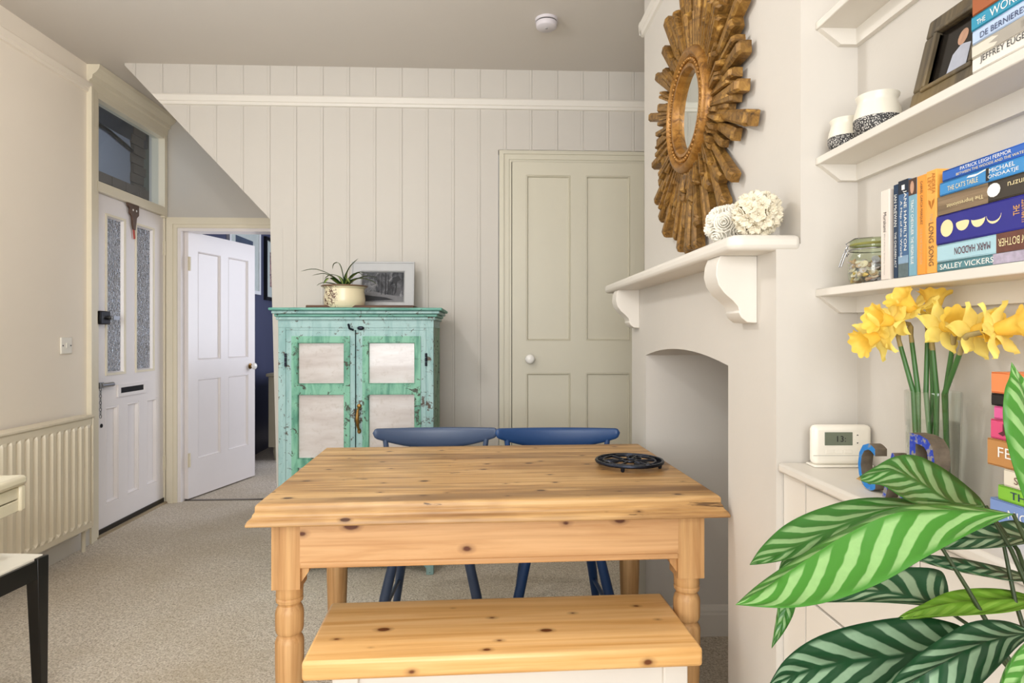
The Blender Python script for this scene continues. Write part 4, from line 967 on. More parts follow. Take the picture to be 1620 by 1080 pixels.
# ------------------------------------------------------------------ shell jar, pots, photograph
JX, JY = .774, 1.232
jar = thing('shell_jar', (JX, JY, 1.3004), 'clip top glass jar of small shells on the lowest shelf', 'jar')
jp = [(0, .001), (.036, .001), (.042, .006), (.045, .020), (.045, .050), (.041, .062), (.038, .066), (.038, .070), (.041, .072), (.041, .076)]
inn = [(.038, .076), (.035, .070), (.036, .062), (.042, .050), (.042, .020), (.038, .008), (0, .005)]
B().lathe(jp+inn, 36).build('jar_body', thin('jar_glass', (.95, .98, .93), 1.35), jar, smooth=50)
B().lathe([(.041, .0765), (.0425, .079), (.041, .081)], 36, caps=False).lathe([(.0375, .0765), (.0385, .08)], 36, caps=False).build('rubber_seal', plain('olive_seal', '#8a8a4a', .5, var=0), jar)
B().lathe([(0, .080), (.041, .080), (.042, .084), (.041, .088), (.036, .090), (.0, .0905)], 36).build('lid', thin('lid_glass', (.80, .86, .70), 1.45), jar, smooth=50)
wb = B(); 
wb.tube([(.0425*math.cos(a), .0425*math.sin(a), .0685) for a in [i*math.pi/16 for i in range(32)]], .0012, 6, closed=True)
wb.tube([(-.043, .012, .068), (-.047, .014, .082), (-.03, .012, .0925), (0, 0, .094)], .0012, 6)
wb.tube([(-.047, .006, .070), (-.052, .008, .058), (-.058, .012, .036), (-.058, .020, .036), (-.052, .017, .058), (-.047, .016, .070)], .0011, 6)
wb.tube([(-.044, .010, .078), (-.050, .012, .070), (-.046, .012, .056), (-.044, .010, .062)], .0013, 6)
wb.build('wire_clip', STEEL, jar, smooth=60)
SC = [plain('shell_'+c_, c_, .4, var=.2, vscale=150) for c_ in ('#d8c6b0', '#e3d6c8', '#c9a88c', '#cfc0c8', '#d9b86a', '#a98a74', '#b9b4c4')]
def spire():
    prof = [(0, 0), (.0022, .0004), (.0036, .002), (.0034, .004), (.0030, .0045), (.0029, .007), (.0023, .0075), (.0022, .0105), (.0015, .011), (.0013, .0135), (0, .0165)]
    return B().lathe(prof, 9)
def bowl(): return B().lathe([(0, 0), (.003, .0006), (.0055, .003), (.006, .005), (.005, .005), (.0025, .0022), (0, .0018)], 10)
SM = [[f().mesh('shell', m_, 60) for m_ in SC] for f in (spire, bowl)]
lab = 'small sea shell inside the clip top jar'
for k in range(135):
    lvl = k % 5; rr = .036*math.sqrt(R.random()) if lvl < 4 else .034*math.sqrt(R.random())
    if k % 3: rr = R.uniform(.029, .0345)
    a = R.uniform(0, 2*math.pi); z = .0085+lvl*.0088+R.uniform(-.001, .001)
    if z > .048: rr = min(rr, .027)
    o = bpy.data.objects.new('sea_shell', SM[0 if R.random() < .68 else 1][R.randrange(7)]); col.objects.link(o)
    o.location = (JX+rr*math.cos(a), JY+rr*math.sin(a), 1.3004+z)
    ta = a+H+R.uniform(-.7, .7); dirv = Vector((math.cos(ta), math.sin(ta), R.uniform(-.15, .35))).normalized()
    o.rotation_euler = align(dirv if o.data in SM[0] else Vector((math.cos(a), math.sin(a), R.uniform(.2, 1))).normalized(), R.random()*6).to_euler()
    o.scale = (1.3,)*3; tag(o, lab, 'shell', 'shells in the jar', 'thing')
def speck():
    m = NT('speckled_base'); f = m.noise(m.coord(), 420, 2, .6); m.set('Base Color', m.ramp(f, (.54, '#232224'), (.60, '#d9d4cc'))); m.set('Roughness', .6); m.bump(f, .3, .002); return m.m
SPK = speck(); GLZ = plain('ivory_glaze', '#e3ddcd', .3, var=.03)
for nm, (x, y, s_), lb_ in (('smaller', (.762, 1.306, .92), 'smaller ivory pot with a speckled black base, next to the chimney breast'), ('larger', (.768, 1.208, 1.12), 'larger ivory pot with a speckled black base, in front of the smaller one')):
    p = thing('speckled_pot', (x, y, 1.5893), lb_, 'pot', group='speckled pots on the middle shelf')
    B().lathe([(r*s_, z*s_) for r, z in [(0, 0), (.028, 0), (.034, .004), (.038, .016), (.0385, .028)]], 36).build('base', SPK, p, smooth=50)
    B().lathe([(r*s_, z*s_) for r, z in [(.0383, .028), (.036, .042), (.032, .054), (.031, .060), (.034, .066), (.0345, .069), (.033, .070), (.029, .062), (.030, .05), (.034, .03), (0, .028)]], 36, caps=False).build('bowl', GLZ, p, smooth=50)
ff = thing('photo_frame', (.742, 1.000, 1.5893), 'dark wooden photo frame leaning on the middle shelf', 'photo frame')
ff.rotation_euler = (0, math.radians(14), 0)
OLDW = wood('worn_dark_wood', '#6d6048', '#4c4335', '#2b251d', 2, 1.5, .55, False, blot='#8a713e')
h = .166; hw = .083; f = .034
fr = B(); 
for (y0, y1, z0, z1) in ((-hw, hw, 0, f), (-hw, hw, h-f, h), (-hw, -hw+f, f, h-f), (hw-f, hw, f, h-f)): fr.box(0, .016, y0, y1, z0, z1)
fr.build('frame', OLDW, ff, bevel=.004)
fi = B(); e = f-.008
for (y0, y1, z0, z1) in ((-hw+e, hw-e, e, e+.008), (-hw+e, hw-e, h-e-.008, h-e), (-hw+e, -hw+e+.008, e+.008, h-e-.008), (hw-e-.008, hw-e, e+.008, h-e-.008)): fi.box(-.004, .014, y0, y1, z0, z1)
fi.build('inner_moulding', OLDW, ff, bevel=.002)
pc = B().box(.008, .010, -hw+f-.002, hw-f+.002, f-.002, h-f+.002).build('photograph', plain('dark_photo', '#171310', .15, var=.5, vscale=40), ff)
shape(pc, [(-.008+.011*math.cos(a), .098+.014*math.sin(a)) for a in [i*math.pi/7 for i in range(14)]], SKIN, 'printed_head', -.0075)
shape(pc, [(.014, .036), (-.030, .036), (-.030, .080), (-.008, .086), (.008, .074)], plain('print_pale_shirt', '#b7bccb', .4, var=.1, vscale=80), 'printed_shirt', -.0078)

# ------------------------------------------------------------------ thermostat, letters, vase with daffodils
th = thing('thermostat', (.756, 1.318, .9195), 'white digital room thermostat standing on the alcove worktop', 'thermostat', math.radians(-2)); th.scale = (1.09, 1, 1.03)
thm = B().box(-.058, .058, -.012, .012, .004, .086).build('case', PLASTIC, th, bevel=.010, seg=3)
B().prism([(-.058, -.018), (.058, -.018), (.058, .022), (-.058, .022)], 2, 0, .005).build('stand', PLASTIC, th, bevel=.002)
sc_ = B().box(-.036, .018, -.0135, -.0118, .045, .072).build('screen', plain('lcd_screen', '#6d7464', .2, var=.02), th, bevel=.0005)
text(sc_, '13:', (-.004, -.0136, .0585), (1, 0, 0), (0, 0, 1), .017, .012, INK['black'])
for x in (-.026, -.008, .010): B().box(x-.0075, x+.0075, -.0132, -.0118, .028, .036).build('button', PLASTIC, th, bevel=.0006)
B().box(.022, .033, -.0132, -.0118, .046, .070).build('up_down_button', PLASTIC, th, bevel=.0006)
for z, s_ in ((.065, 1), (.051, -1)): B().add([(.0255, -.0134, z), (.0295, -.0134, z), (.0275, -.0134, z+s_*.003)], [(0, 1, 2)[::s_]]).build('arrow_mark', INK['black'], th)
B().box(-.058, .058, -.0123, -.0118, .0235, .0242).build('flap_line', INK['grey'], th)
RECL = NT('flaking_blue_paint'); f_ = RECL.noise(RECL.coord(), 60, 5, .7); RECL.set('Base Color', RECL.ramp(f_, (.47, '#1b3aa8'), (.52, '#2446b4'), (.55, '#8d8a84'), (.7, '#6e6a64'))); RECL.set('Roughness', .5)
RECL2 = NT('flaking_sky_paint'); f_ = RECL2.noise(RECL2.coord(), 60, 5, .7); RECL2.set('Base Color', RECL2.ramp(f_, (.53, '#1878c4'), (.56, '#2c84c8'), (.6, '#8d8a84'), (.7, '#6e6a64'))); RECL2.set('Roughness', .5)
EDGE = plain('rusted_edge', '#6f6354', .7, var=.35, vscale=60, bump=.4, bscale=80)
def letter(ch_, x, yc, wd, ht, th_, lab_, fm):
    t = thing('metal_letter', (x, yc, .9195), lab_, 'letter', group='reclaimed letters on the worktop')
    V, F, x0, x1, y0, y1 = text_mesh(ch_)
    vs = [(0, wd/2-(v[0]-x0)/(x1-x0)*wd, (v[1]-y0)/(y1-y0)*ht) for v in V]
    e = {}
    for f in F:
        for i in range(len(f)): e[(f[i], f[(i+1) % len(f)])] = 1
    bd_ = [k for k in e if (k[1], k[0]) not in e]; n = len(vs)
    B().add(vs, F).build('face', fm, t)
    bk = B(); bk.add(vs+[(th_, p[1], p[2]) for p in vs], [(a, a+n, b_+n, b_) for a, b_ in bd_]+[tuple(i+n for i in f[::-1]) for f in F]); bk.build('metal_edge', EDGE, t)
letter('C', .690, 1.118, .052, .084, .022, 'small sky blue letter in front of the thermostat', RECL2.m)
letter('A', .688, 1.040, .058, .080, .022, 'dark blue letter between the sky blue one and the tall one', RECL.m)
letter('R', .684, .955, .075, .122, .026, 'tallest dark blue letter in front of the vase', RECL.m)
VX, VY = .772, 1.060
va = thing('glass_vase', (VX, VY, .9195), 'clear glass cylinder vase holding daffodils', 'vase')
B().lathe([(0, 0), (.036, 0), (.038, .003), (.041, .12), (.0425, .178), (.0425, .182), (.0405, .183), (.039, .12), (.036, .012), (0, .010)], 40).build('vase_wall', thin('vase_glass', (.985, 1, .985), 1.65), va, smooth=50)
B().lathe([(0, .012), (.0355, .012), (.0388, .13), (0, .13)], 40).build('water', thin('water', (.97, .99, .97), 1.12), va, smooth=50)
STEM = plain('daffodil_stem', '#3f6b34', .4, var=.12, vscale=30); SPA = plain('papery_spathe', '#a3905c', .6, var=.2, vscale=60)
def thinpetal(name, c, c2):
    m = NT(name); cc = m.mix(m.noise(m.coord(), 45, 3), c, c2); m.set('Base Color', cc); m.set('Roughness', .55); tr = m.n('ShaderNodeBsdfTranslucent'); m.link(cc, tr.inputs[0])
    mx = m.n('ShaderNodeMixShader'); mx.inputs[0].default_value = .4; m.link(m.b.outputs[0], mx.inputs[1]); m.link(tr.outputs[0], mx.inputs[2]); m.link(mx.outputs[0], m.out.inputs[0]); return m.m
PET = thinpetal('daffodil_petal', '#fff09a', '#fbe46c'); COR = thinpetal('daffodil_corona', '#fde070', '#f9cf4a')
def petal_mesh():
    def fn(u, v):
        wv = .0128*math.sin(math.pi*min(1, .10+.88*u))**.9*(2*v-1)*(1-u**6); r = .004+.042*u
        return (r, wv, .010*math.sin(u*1.7)-.004*(2*v-1)**2+.003*math.sin(u*7+v*3))
    return B().grid(fn, 8, 5).mesh('petal', PET, 80)
PM = petal_mesh()
def corona_mesh():
    def fn(u, v):
        a = 2*math.pi*u; fr_ = max(0, v-.7)/.3
        r = .009+.008*v+fr_**2*.008+fr_*.0022*math.sin(a*9); return (r*math.cos(a), r*math.sin(a), .036*v+fr_*.0015*math.sin(a*9+1))
    return B().grid(fn, 72, 8).add([(0, 0, .003)], []).mesh('corona', COR, 80)
CM = corona_mesh()
fl_ = [  # head position, facing, stem foot offset, label
 ((.700, 1.104, 1.196), (-.75, -.10, -.28), (-.022, .006), 'drooping daffodil at the far left of the vase'),
 ((.716, 1.090, 1.224), (-.85, -.15, .12), (-.014, .016), 'daffodil facing left, above the drooping one'),
 ((.744, 1.072, 1.244), (-.62, -.05, .55), (-.006, -.012), 'highest daffodil, tilted up to the left'),
 ((.757, 1.012, 1.213), (-.12, -1, .25), (.004, .0), 'daffodil facing straight out of the alcove'),
 ((.762, .952, 1.206), (.05, -.80, .05), (.014, -.016), 'daffodil on the right, facing right beside the front one'),
 ((.757, .905, 1.208), (.40, -.75, .20), (.022, -.008), 'rightmost daffodil with its trumpet turned to the right'),
 ((.772, 1.060, 1.238), (.15, .1, .9), (.002, .020), 'small daffodil facing up behind the middle of the bunch')]
for hp, fd, ft, lb_ in fl_:
    t = thing('daffodil', (VX+ft[0], VY+ft[1], .9195+.014), lb_, 'flower', group='daffodils in the vase'); O = Vector(t.location)
    hp = Vector(hp); fd = Vector(fd).normalized(); base = hp-fd*.018; nb = base-fd*.022
    tp_ = Vector((VX, VY, 1.10)) + Vector((hp.x-VX, hp.y-VY, 0))*.34
    tp_.x = max(VX-.034, min(VX+.034, tp_.x)); tp_.y = max(VY-.034, min(VY+.034, tp_.y))
    kn = Vector((nb.x*.85+tp_.x*.15, nb.y*.85+tp_.y*.15, nb.z-.012 if fd.z < .4 else nb.z-.004))
    pa = O; low = tp_.lerp(kn, .80)
    B().tube([p-O for p in (pa, tp_, low)], [.0040, .0042, .0038], 8).build('stem', STEM, t, smooth=60)
    B().tube([p-O for p in (low, low.lerp(kn, .6), kn+Vector((0, 0, .006)), nb, base)], [.0040, .0036, .0050, .0042, .0044], 8).build('spathe', SPA, t, smooth=60)
    M = Matrix.Translation(hp-O) @ align(fd, R.random()) @ Matrix.Scale(1.03, 4)
    inst(CM, 'corona', t, M)
    for k in range(6):
        o = inst(PM, 'petal', t, M @ Matrix.Translation((0, 0, -.004+.001*(k % 2))) @ Matrix.Rotation(k*math.pi/3, 4, 'Z') @ Matrix.Rotation(R.uniform(-.15, .25), 4, 'Y'))

# ------------------------------------------------------------------ striped foliage plant beside the camera
LEAVES = [
 ('broad bright leaf reaching furthest left', [((0.5006, 0.5795, 1.0296), (0.5006, 0.5795, 1.0296), (0.5006, 0.5795, 1.0296)), ((0.4508, 0.5816, 1.0332), (0.4784, 0.6105, 1.0299), (0.4435, 0.5569, 1.0206)), ((0.3909, 0.5841, 1.0308), (0.4279, 0.6276, 1.0252), (0.3963, 0.5489, 1.0028)), ((0.3429, 0.5861, 1.0104), (0.3626, 0.6253, 1.0022), (0.3491, 0.5458, 0.9799)), ((0.2989, 0.578, 0.9894), (0.3035, 0.6078, 0.9799), (0.3017, 0.5428, 0.9658)), ((0.259, 0.5696, 0.9692), (0.259, 0.5897, 0.963), (0.2628, 0.5445, 0.9602)), ((0.2255, 0.561, 0.9566), (0.2255, 0.561, 0.9566), (0.2255, 0.561, 0.9566))]),
 ('leaf with a browned tip behind the broad one', [((0.5539, 0.6774, 1.0103), (0.5539, 0.6774, 1.0103), (0.5539, 0.6774, 1.0103)), ((0.4908, 0.67, 1.0151), (0.5051, 0.6894, 1.0133), (0.4833, 0.6503, 1.0084)), ((0.4294, 0.6626, 1.0116), (0.4285, 0.6926, 1.0168), (0.4201, 0.6379, 0.995)), ((0.3709, 0.655, 0.9943), (0.3721, 0.685, 1.0082), (0.3682, 0.6351, 0.9783)), ((0.3258, 0.6469, 0.9789), (0.3288, 0.6768, 0.9937), (0.3293, 0.6367, 0.9725)), ((0.2925, 0.6433, 0.9675), (0.2939, 0.6582, 0.9769), (0.2968, 0.6381, 0.9667)), ((0.2715, 0.6392, 0.9634), (0.2715, 0.6392, 0.9634), (0.2715, 0.6392, 0.9634))]),
 ('upright striped leaf in front of the metal letters', [((0.5712, 0.6966, 1.0006), (0.5712, 0.6966, 1.0006), (0.5712, 0.6966, 1.0006)), ((0.5309, 0.6983, 1.0092), (0.5745, 0.7165, 1.0128), (0.5119, 0.6791, 1.0061)), ((0.5007, 0.6996, 1.0279), (0.547, 0.7277, 1.0387), (0.4702, 0.6709, 1.0151)), ((0.4815, 0.6954, 1.0377), (0.5091, 0.7243, 1.057), (0.4464, 0.6619, 1.0259)), ((0.4554, 0.6915, 1.0474), (0.4726, 0.7108, 1.0591), (0.428, 0.6626, 1.0375)), ((0.428, 0.6826, 1.0453), (0.4341, 0.6924, 1.0495), (0.4178, 0.6731, 1.0378)), ((0.4047, 0.6736, 1.0427), (0.4047, 0.6736, 1.0427), (0.4047, 0.6736, 1.0427))]),
 ('leaf at the right edge covering the book pile', [((0.5773, 0.5963, 0.97), (0.5773, 0.5963, 0.97), (0.5773, 0.5963, 0.97)), ((0.56, 0.597, 1.0196), (0.5227, 0.5786, 1.0194), (0.6023, 0.6153, 1.033)), ((0.5451, 0.5977, 1.0692), (0.5024, 0.5794, 1.0686), (0.5974, 0.6205, 1.0768)), ((0.5352, 0.5981, 1.1126), (0.4916, 0.5799, 1.1142), (0.5845, 0.621, 1.1155)), ((0.5265, 0.5984, 1.1436), (0.4963, 0.5847, 1.1449), (0.5608, 0.617, 1.145)), ((0.5191, 0.5987, 1.1591), (0.5094, 0.5941, 1.1594), (0.5338, 0.6081, 1.1565)), ((0.5154, 0.5989, 1.1727), (0.5154, 0.5989, 1.1727), (0.5154, 0.5989, 1.1727))]),
 ('grey green leaf curling under the broad one', [((0.5133, 0.6791, 0.8927), (0.5133, 0.6791, 0.8927), (0.5133, 0.6791, 0.8927)), ((0.491, 0.68, 0.9032), (0.5215, 0.6937, 0.9204), (0.475, 0.6657, 0.9061)), ((0.456, 0.6815, 0.9123), (0.5107, 0.6992, 0.9336), (0.443, 0.662, 0.911)), ((0.415, 0.6732, 0.9205), (0.4483, 0.6918, 0.9366), (0.4094, 0.6584, 0.9145)), ((0.3812, 0.6696, 0.9198), (0.4, 0.6838, 0.9277), (0.3756, 0.6598, 0.9145)), ((0.3546, 0.6657, 0.9178), (0.3633, 0.6753, 0.9199), (0.352, 0.6608, 0.9151)), ((0.3332, 0.6616, 0.9165), (0.3332, 0.6616, 0.9165), (0.3332, 0.6616, 0.9165))]),
 ('large dark striped leaf at the bottom', [((0.4745, 0.6006, 0.9067), (0.4745, 0.6006, 0.9067), (0.4745, 0.6006, 0.9067)), ((0.4472, 0.6018, 0.8931), (0.4782, 0.6255, 0.9052), (0.4292, 0.5775, 0.8829)), ((0.4006, 0.5987, 0.887), (0.4429, 0.632, 0.9101), (0.3778, 0.5646, 0.8659)), ((0.3517, 0.5958, 0.8846), (0.3879, 0.6293, 0.9065), (0.3286, 0.5567, 0.8603)), ((0.3069, 0.5876, 0.8814), (0.3317, 0.6166, 0.8995), (0.2916, 0.5583, 0.8631)), ((0.2782, 0.5788, 0.8779), (0.2895, 0.5984, 0.8871), (0.2712, 0.5641, 0.8688)), ((0.2573, 0.5697, 0.8735), (0.2573, 0.5697, 0.8735), (0.2573, 0.5697, 0.8735))]),
 ('pale ribbed leaf at the bottom right', [((0.4879, 0.54, 0.9362), (0.4879, 0.54, 0.9362), (0.4879, 0.54, 0.9362)), ((0.4599, 0.5412, 0.9318), (0.4763, 0.5605, 0.9373), (0.4596, 0.5262, 0.9324)), ((0.4347, 0.5422, 0.9239), (0.4483, 0.5667, 0.9338), (0.4408, 0.522, 0.9197)), ((0.4031, 0.5386, 0.912), (0.4126, 0.5632, 0.9181), (0.4114, 0.5132, 0.9037)), ((0.3748, 0.5347, 0.8997), (0.377, 0.5547, 0.9002), (0.3876, 0.5142, 0.8868)), ((0.3496, 0.5308, 0.8844), (0.3505, 0.5408, 0.8859), (0.3585, 0.5154, 0.8762)), ((0.3248, 0.5268, 0.8701), (0.3248, 0.5268, 0.8701), (0.3248, 0.5268, 0.8701))]),
 ('yellow green leaf behind the pale ribbed one', [((0.5882, 0.6359, 0.9208), (0.5882, 0.6359, 0.9208), (0.5882, 0.6359, 0.9208)), ((0.5486, 0.6375, 0.9235), (0.5625, 0.652, 0.9266), (0.5362, 0.623, 0.9175)), ((0.5124, 0.6391, 0.9221), (0.5313, 0.6583, 0.9273), (0.4968, 0.6197, 0.9165)), ((0.4827, 0.6403, 0.9188), (0.4973, 0.6597, 0.9232), (0.4681, 0.6209, 0.9158)), ((0.4542, 0.6365, 0.9151), (0.4598, 0.6463, 0.9167), (0.4511, 0.6266, 0.913)), ((0.4332, 0.6324, 0.912), (0.4352, 0.6373, 0.9125), (0.4331, 0.6274, 0.911)), ((0.4221, 0.6328, 0.9075), (0.4221, 0.6328, 0.9075), (0.4221, 0.6328, 0.9075))]),
 ('small leaf hanging down at the left', [((0.3461, 0.6561, 0.9816), (0.3461, 0.6561, 0.9816), (0.3461, 0.6561, 0.9816)), ((0.3307, 0.6567, 0.9648), (0.3145, 0.6474, 0.971), (0.356, 0.6656, 0.9532)), ((0.3227, 0.657, 0.9481), (0.306, 0.6477, 0.9518), (0.3451, 0.6661, 0.9341)), ((0.3183, 0.6522, 0.9267), (0.3056, 0.6427, 0.9321), (0.3338, 0.6616, 0.9192)), ((0.3119, 0.6475, 0.9089), (0.3043, 0.6428, 0.9111), (0.3253, 0.6569, 0.9018)), ((0.306, 0.6477, 0.8891), (0.3004, 0.643, 0.8928), (0.3136, 0.6524, 0.8868)), ((0.2965, 0.6431, 0.8751), (0.2965, 0.6431, 0.8751), (0.2965, 0.6431, 0.8751))]),
 ('narrow leaf edge on at the right', [((0.606, 0.6551, 0.9341), (0.606, 0.6551, 0.9341), (0.606, 0.6551, 0.9341)), ((0.5653, 0.6569, 0.9423), (0.5819, 0.6762, 0.9396), (0.55, 0.6375, 0.9433)), ((0.5381, 0.658, 0.9484), (0.5539, 0.6774, 0.9466), (0.5236, 0.6386, 0.9492)), ((0.5109, 0.6591, 0.9538), (0.5259, 0.6785, 0.9522), (0.4972, 0.6397, 0.9551)), ((0.4837, 0.6603, 0.9586), (0.4908, 0.67, 0.9592), (0.478, 0.6505, 0.9575)), ((0.4634, 0.6611, 0.962), (0.4668, 0.666, 0.9623), (0.4613, 0.6562, 0.9604)), ((0.4403, 0.6621, 0.964), (0.4403, 0.6621, 0.964), (0.4403, 0.6621, 0.964))]),
 ('dull grey leaf just below the broad one', [((0.6149, 0.6648, 0.9771), (0.6149, 0.6648, 0.9771), (0.6149, 0.6648, 0.9771)), ((0.5805, 0.6662, 0.9785), (0.5987, 0.6855, 0.9906), (0.5623, 0.647, 0.9769)), ((0.5529, 0.6674, 0.9785), (0.5689, 0.6867, 0.9877), (0.5355, 0.6481, 0.9742)), ((0.5253, 0.6685, 0.9771), (0.5405, 0.6879, 0.982), (0.5088, 0.6492, 0.9742)), ((0.4977, 0.6697, 0.9744), (0.505, 0.6794, 0.9781), (0.4856, 0.6552, 0.9725)), ((0.4771, 0.6706, 0.9716), (0.4805, 0.6754, 0.9734), (0.4736, 0.6657, 0.9698)), ((0.4598, 0.6713, 0.9695), (0.4598, 0.6713, 0.9695), (0.4598, 0.6713, 0.9695))]),
 ('bright leaf cut by the bottom right corner', [((0.4606, 0.4811, 0.972), (0.4606, 0.4811, 0.972), (0.4606, 0.4811, 0.972)), ((0.4481, 0.4816, 0.962), (0.4294, 0.4724, 0.9692), (0.4698, 0.4907, 0.9445)), ((0.4356, 0.4821, 0.947), (0.4147, 0.473, 0.9555), (0.4667, 0.4959, 0.9265)), ((0.4256, 0.4826, 0.932), (0.4017, 0.4686, 0.9444), (0.4564, 0.4963, 0.9111)), ((0.4171, 0.4829, 0.9195), (0.401, 0.4736, 0.93), (0.4392, 0.492, 0.9037)), ((0.4106, 0.4832, 0.9095), (0.4016, 0.4786, 0.9149), (0.4223, 0.4877, 0.9015)), ((0.4046, 0.4834, 0.8995), (0.4046, 0.4834, 0.8995), (0.4046, 0.4834, 0.8995))]),
]
STEMS = [((0.5006, 0.5795, 1.0296), (0.5137, 0.579, 1.0014), (0.5347, 0.5781, 0.9414)), ((0.5539, 0.6774, 1.0103), (0.5569, 0.6472, 0.9715), (0.5576, 0.6171, 0.9242)), ((0.5712, 0.6966, 1.0006), (0.5721, 0.6566, 0.9681), (0.564, 0.6169, 0.9114)), ((0.5133, 0.6791, 0.8927), (0.5211, 0.6587, 0.8865), (0.532, 0.6182, 0.8602)), ((0.4745, 0.6006, 0.9067), (0.503, 0.5994, 0.8894), (0.534, 0.5981, 0.846)), ((0.4879, 0.54, 0.9362), (0.5285, 0.5583, 0.9036), (0.5527, 0.5773, 0.8574)), ((0.48, 0.6504, 0.9796), (0.5025, 0.6395, 0.9353), (0.532, 0.6182, 0.8666)), ((0.5571, 0.6572, 0.9736), (0.5526, 0.6374, 0.9221), (0.5576, 0.6171, 0.8602)), ((0.5773, 0.5963, 0.97), (0.5773, 0.5963, 0.9204), (0.5711, 0.5966, 0.8708))]

pl_ = thing('calathea_plant', (.52, .52, 0), 'large striped calathea in the foreground at the bottom right', 'potted plant'); PO = Vector((.52, .52, 0))
def calathea(name, dark, light, back, amt=1.0):
    m = NT(name); a = m.n('ShaderNodeAttribute', _attribute_name='across').outputs['Fac']; b = m.n('ShaderNodeAttribute', _attribute_name='along').outputs['Fac']
    d = m.math('ABSOLUTE', m.math('MULTIPLY_ADD', a, 2, -1))
    nz = m.noise(m.coord(), 16, 3); 
    ph = m.math('ADD', m.math('MULTIPLY', b, 8.5), m.math('ADD', m.math('MULTIPLY', d, -2.1), m.math('MULTIPLY', nz, .8)))
    wv = m.math('SINE', m.math('MULTIPLY', ph, 6.2832))
    s = m.ramp(m.math('SUBTRACT', m.math('MULTIPLY_ADD', wv, .5, .5), m.math('MULTIPLY', m.math('POWER', d, 2.0), .20)), (.42, (0, 0, 0)), (.60, (1, 1, 1)))
    rib = m.ramp(d, (.03, (0, 0, 0)), (.12, (1, 1, 1))); edge = m.ramp(d, (.80, (1, 1, 1)), (.95, (0, 0, 0)))
    fac = m.math('MULTIPLY', m.math('MULTIPLY', s, rib), m.math('MULTIPLY', edge, amt))
    fine = m.noise(m.coord(), 160, 2)
    lt = m.mix(fine, light, tuple(min(1, x*1.25) for x in lin(light)[:3]))
    top = m.mix(fac, dark, lt)
    brown = m.ramp(m.math('MULTIPLY', m.math('MULTIPLY', b, b), m.math('ADD', m.noise(m.coord(), 30, 3), .35)), (.86, (0, 0, 0)), (.90, (1, 1, 1)))
    top = m.mix(brown, top, '#b08a56')
    geo = m.n('ShaderNodeNewGeometry')
    m.set('Base Color', m.mix(m.math('MULTIPLY', geo.outputs['Backfacing'], .35), top, back)); m.set('Roughness', .38); m.set('Specular IOR Level', .4)
    m.bump(m.math('ADD', wv, m.math('MULTIPLY', fine, .3)), .25, .002)
    tr = m.n('ShaderNodeBsdfTranslucent'); m.link(top, tr.inputs[0]); mx = m.n('ShaderNodeMixShader'); mx.inputs[0].default_value = .14
    m.link(m.b.outputs[0], mx.inputs[1]); m.link(tr.outputs[0], mx.inputs[2]); m.link(mx.outputs[0], m.out.inputs[0]); return m.m
CALM = {'bright': calathea('calathea_bright', '#417f28', '#84aa6a', '#8fae6a'), 'mid': calathea('calathea_mid', '#386f28', '#83a36d', '#8fae6a'), 'dark': calathea('calathea_dark', '#1d4628', '#7f9a7c', '#6d8a64'),
        'grey': calathea('calathea_grey', '#2f5636', '#96a886', '#8a9a7a'), 'lime': calathea('calathea_lime', '#6f9a2e', '#8db046', '#8fae4a', .5)}
kinds = ['bright', 'mid', 'mid', 'bright', 'grey', 'dark', 'dark', 'lime', 'mid', 'grey', 'grey', 'bright']
def crv(P, t):
    t *= len(P)-1; i = min(int(t), len(P)-2); f = t-i
    p0, p1, p2, p3 = P[max(i-1, 0)], P[i], P[i+1], P[min(i+2, len(P)-1)]
    return .5*((2*p1)+(p2-p0)*f+(2*p0-5*p1+4*p2-p3)*f*f+(3*p1-p0-3*p2+p3)*f**3)
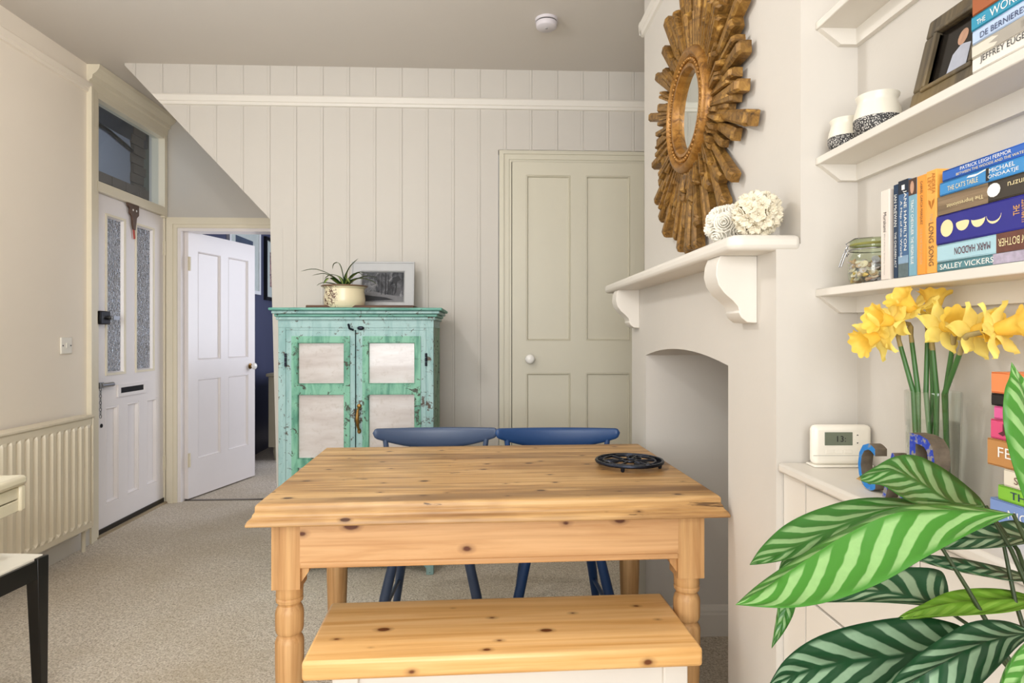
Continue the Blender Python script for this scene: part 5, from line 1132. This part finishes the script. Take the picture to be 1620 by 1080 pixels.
for (lb_, st), kd_ in zip(LEAVES, kinds):
    S = [[Vector(s[k])-PO for s in st] for k in range(3)]; nu, nv = 36, 12
    def fn(u, v):
        c_, a, b = crv(S[0], u), crv(S[1], u), crv(S[2], u); q = 2*v-1
        tgt = a if q < 0 else b; e = abs(q)
        p = c_.lerp(tgt, e)
        nrm = (b-a).cross(crv(S[0], min(1, u+.05))-crv(S[0], max(0, u-.05)))
        if nrm.length > 1e-8: p = p+nrm.normalized()*(.006*math.sin(e*math.pi)*math.sin(math.pi*u))
        return p
    o = B().grid(fn, nu, nv).build('leaf', CALM[kd_], pl_, smooth=80, solid=.0006); o['label'] = lb_
    with_across(o, nv); at = o.data.attributes.new('along', 'FLOAT', 'POINT'); at.data.foreach_set('value', [(i//(nv+1))/nu for i in range(len(o.data.vertices))])
STEMM = plain('calathea_stem', '#33401f', .5, var=.15, vscale=30)
for k, s in enumerate(STEMS):
    a = k*2.4; rt = Vector((.025*math.cos(a), .025*math.sin(a), .60)); pts = [Vector(p)-PO for p in s]
    B().tube([pts[0], pts[1], pts[2], pts[2].lerp(rt, .55)+Vector((.01, 0, .02)), rt], [.0018, .0022, .0026, .003, .0034], 8).build('stem', STEMM, pl_, smooth=60)
B().lathe([(0, .42), (.075, .42), (.08, .43), (.105, .60), (.11, .615), (.104, .615), (.098, .60), (0, .598)], 36).build('pot', plain('stone_pot', '#8c857a', .7, var=.08), pl_, smooth=50)
B().lathe([(0, .599), (.097, .599)], 24, caps=False).build('soil', plain('plant_soil', '#2a2018', .95, bump=.5), pl_)
B().lathe([(0, .40), (.118, .40), (.118, .42), (0, .42)], 32).build('stand_top', PINE_E, pl_, bevel=.004)
for k in range(3):
    a = k*2*math.pi/3+.3; B().tube([(.10*math.cos(a), .10*math.sin(a), .40), (.105*math.cos(a), .105*math.sin(a), 0)], [.014, .010], 10).build('stand_leg', PINE_E, pl_, smooth=50)

# ------------------------------------------------------------------ added fill light, out of view, modelled as a ceiling pendant
pd = thing('added_pendant', (-.80, 1.75, ZC), 'added fill light in the form of a pendant bulb, out of view', 'lamp')
B().lathe([(0, -.03), (.03, -.03), (.05, -.012), (.05, 0), (0, 0)], 24).build('ceiling_rose', PLASTIC, pd, smooth=40)
B().tube([(0, 0, -.03), (0, 0, -.37)], .003, 8).build('cable', PLASTIC, pd)
B().lathe([(0, -.42), (.018, -.42), (.018, -.37), (0, -.36)], 16).build('bulb_holder', PLASTIC, pd, smooth=40)
bm_ = NT('added_bulb_glow'); bm_.set('Emission Color', (1, .95, .88, 1)); bm_.set('Emission Strength', 8); bm_.set('Base Color', (1, 1, 1, 1))
B().ball((0, 0, -.455), (.03, .03, .036)).build('bulb', bm_.m, pd, smooth=80)
added_fill(33)
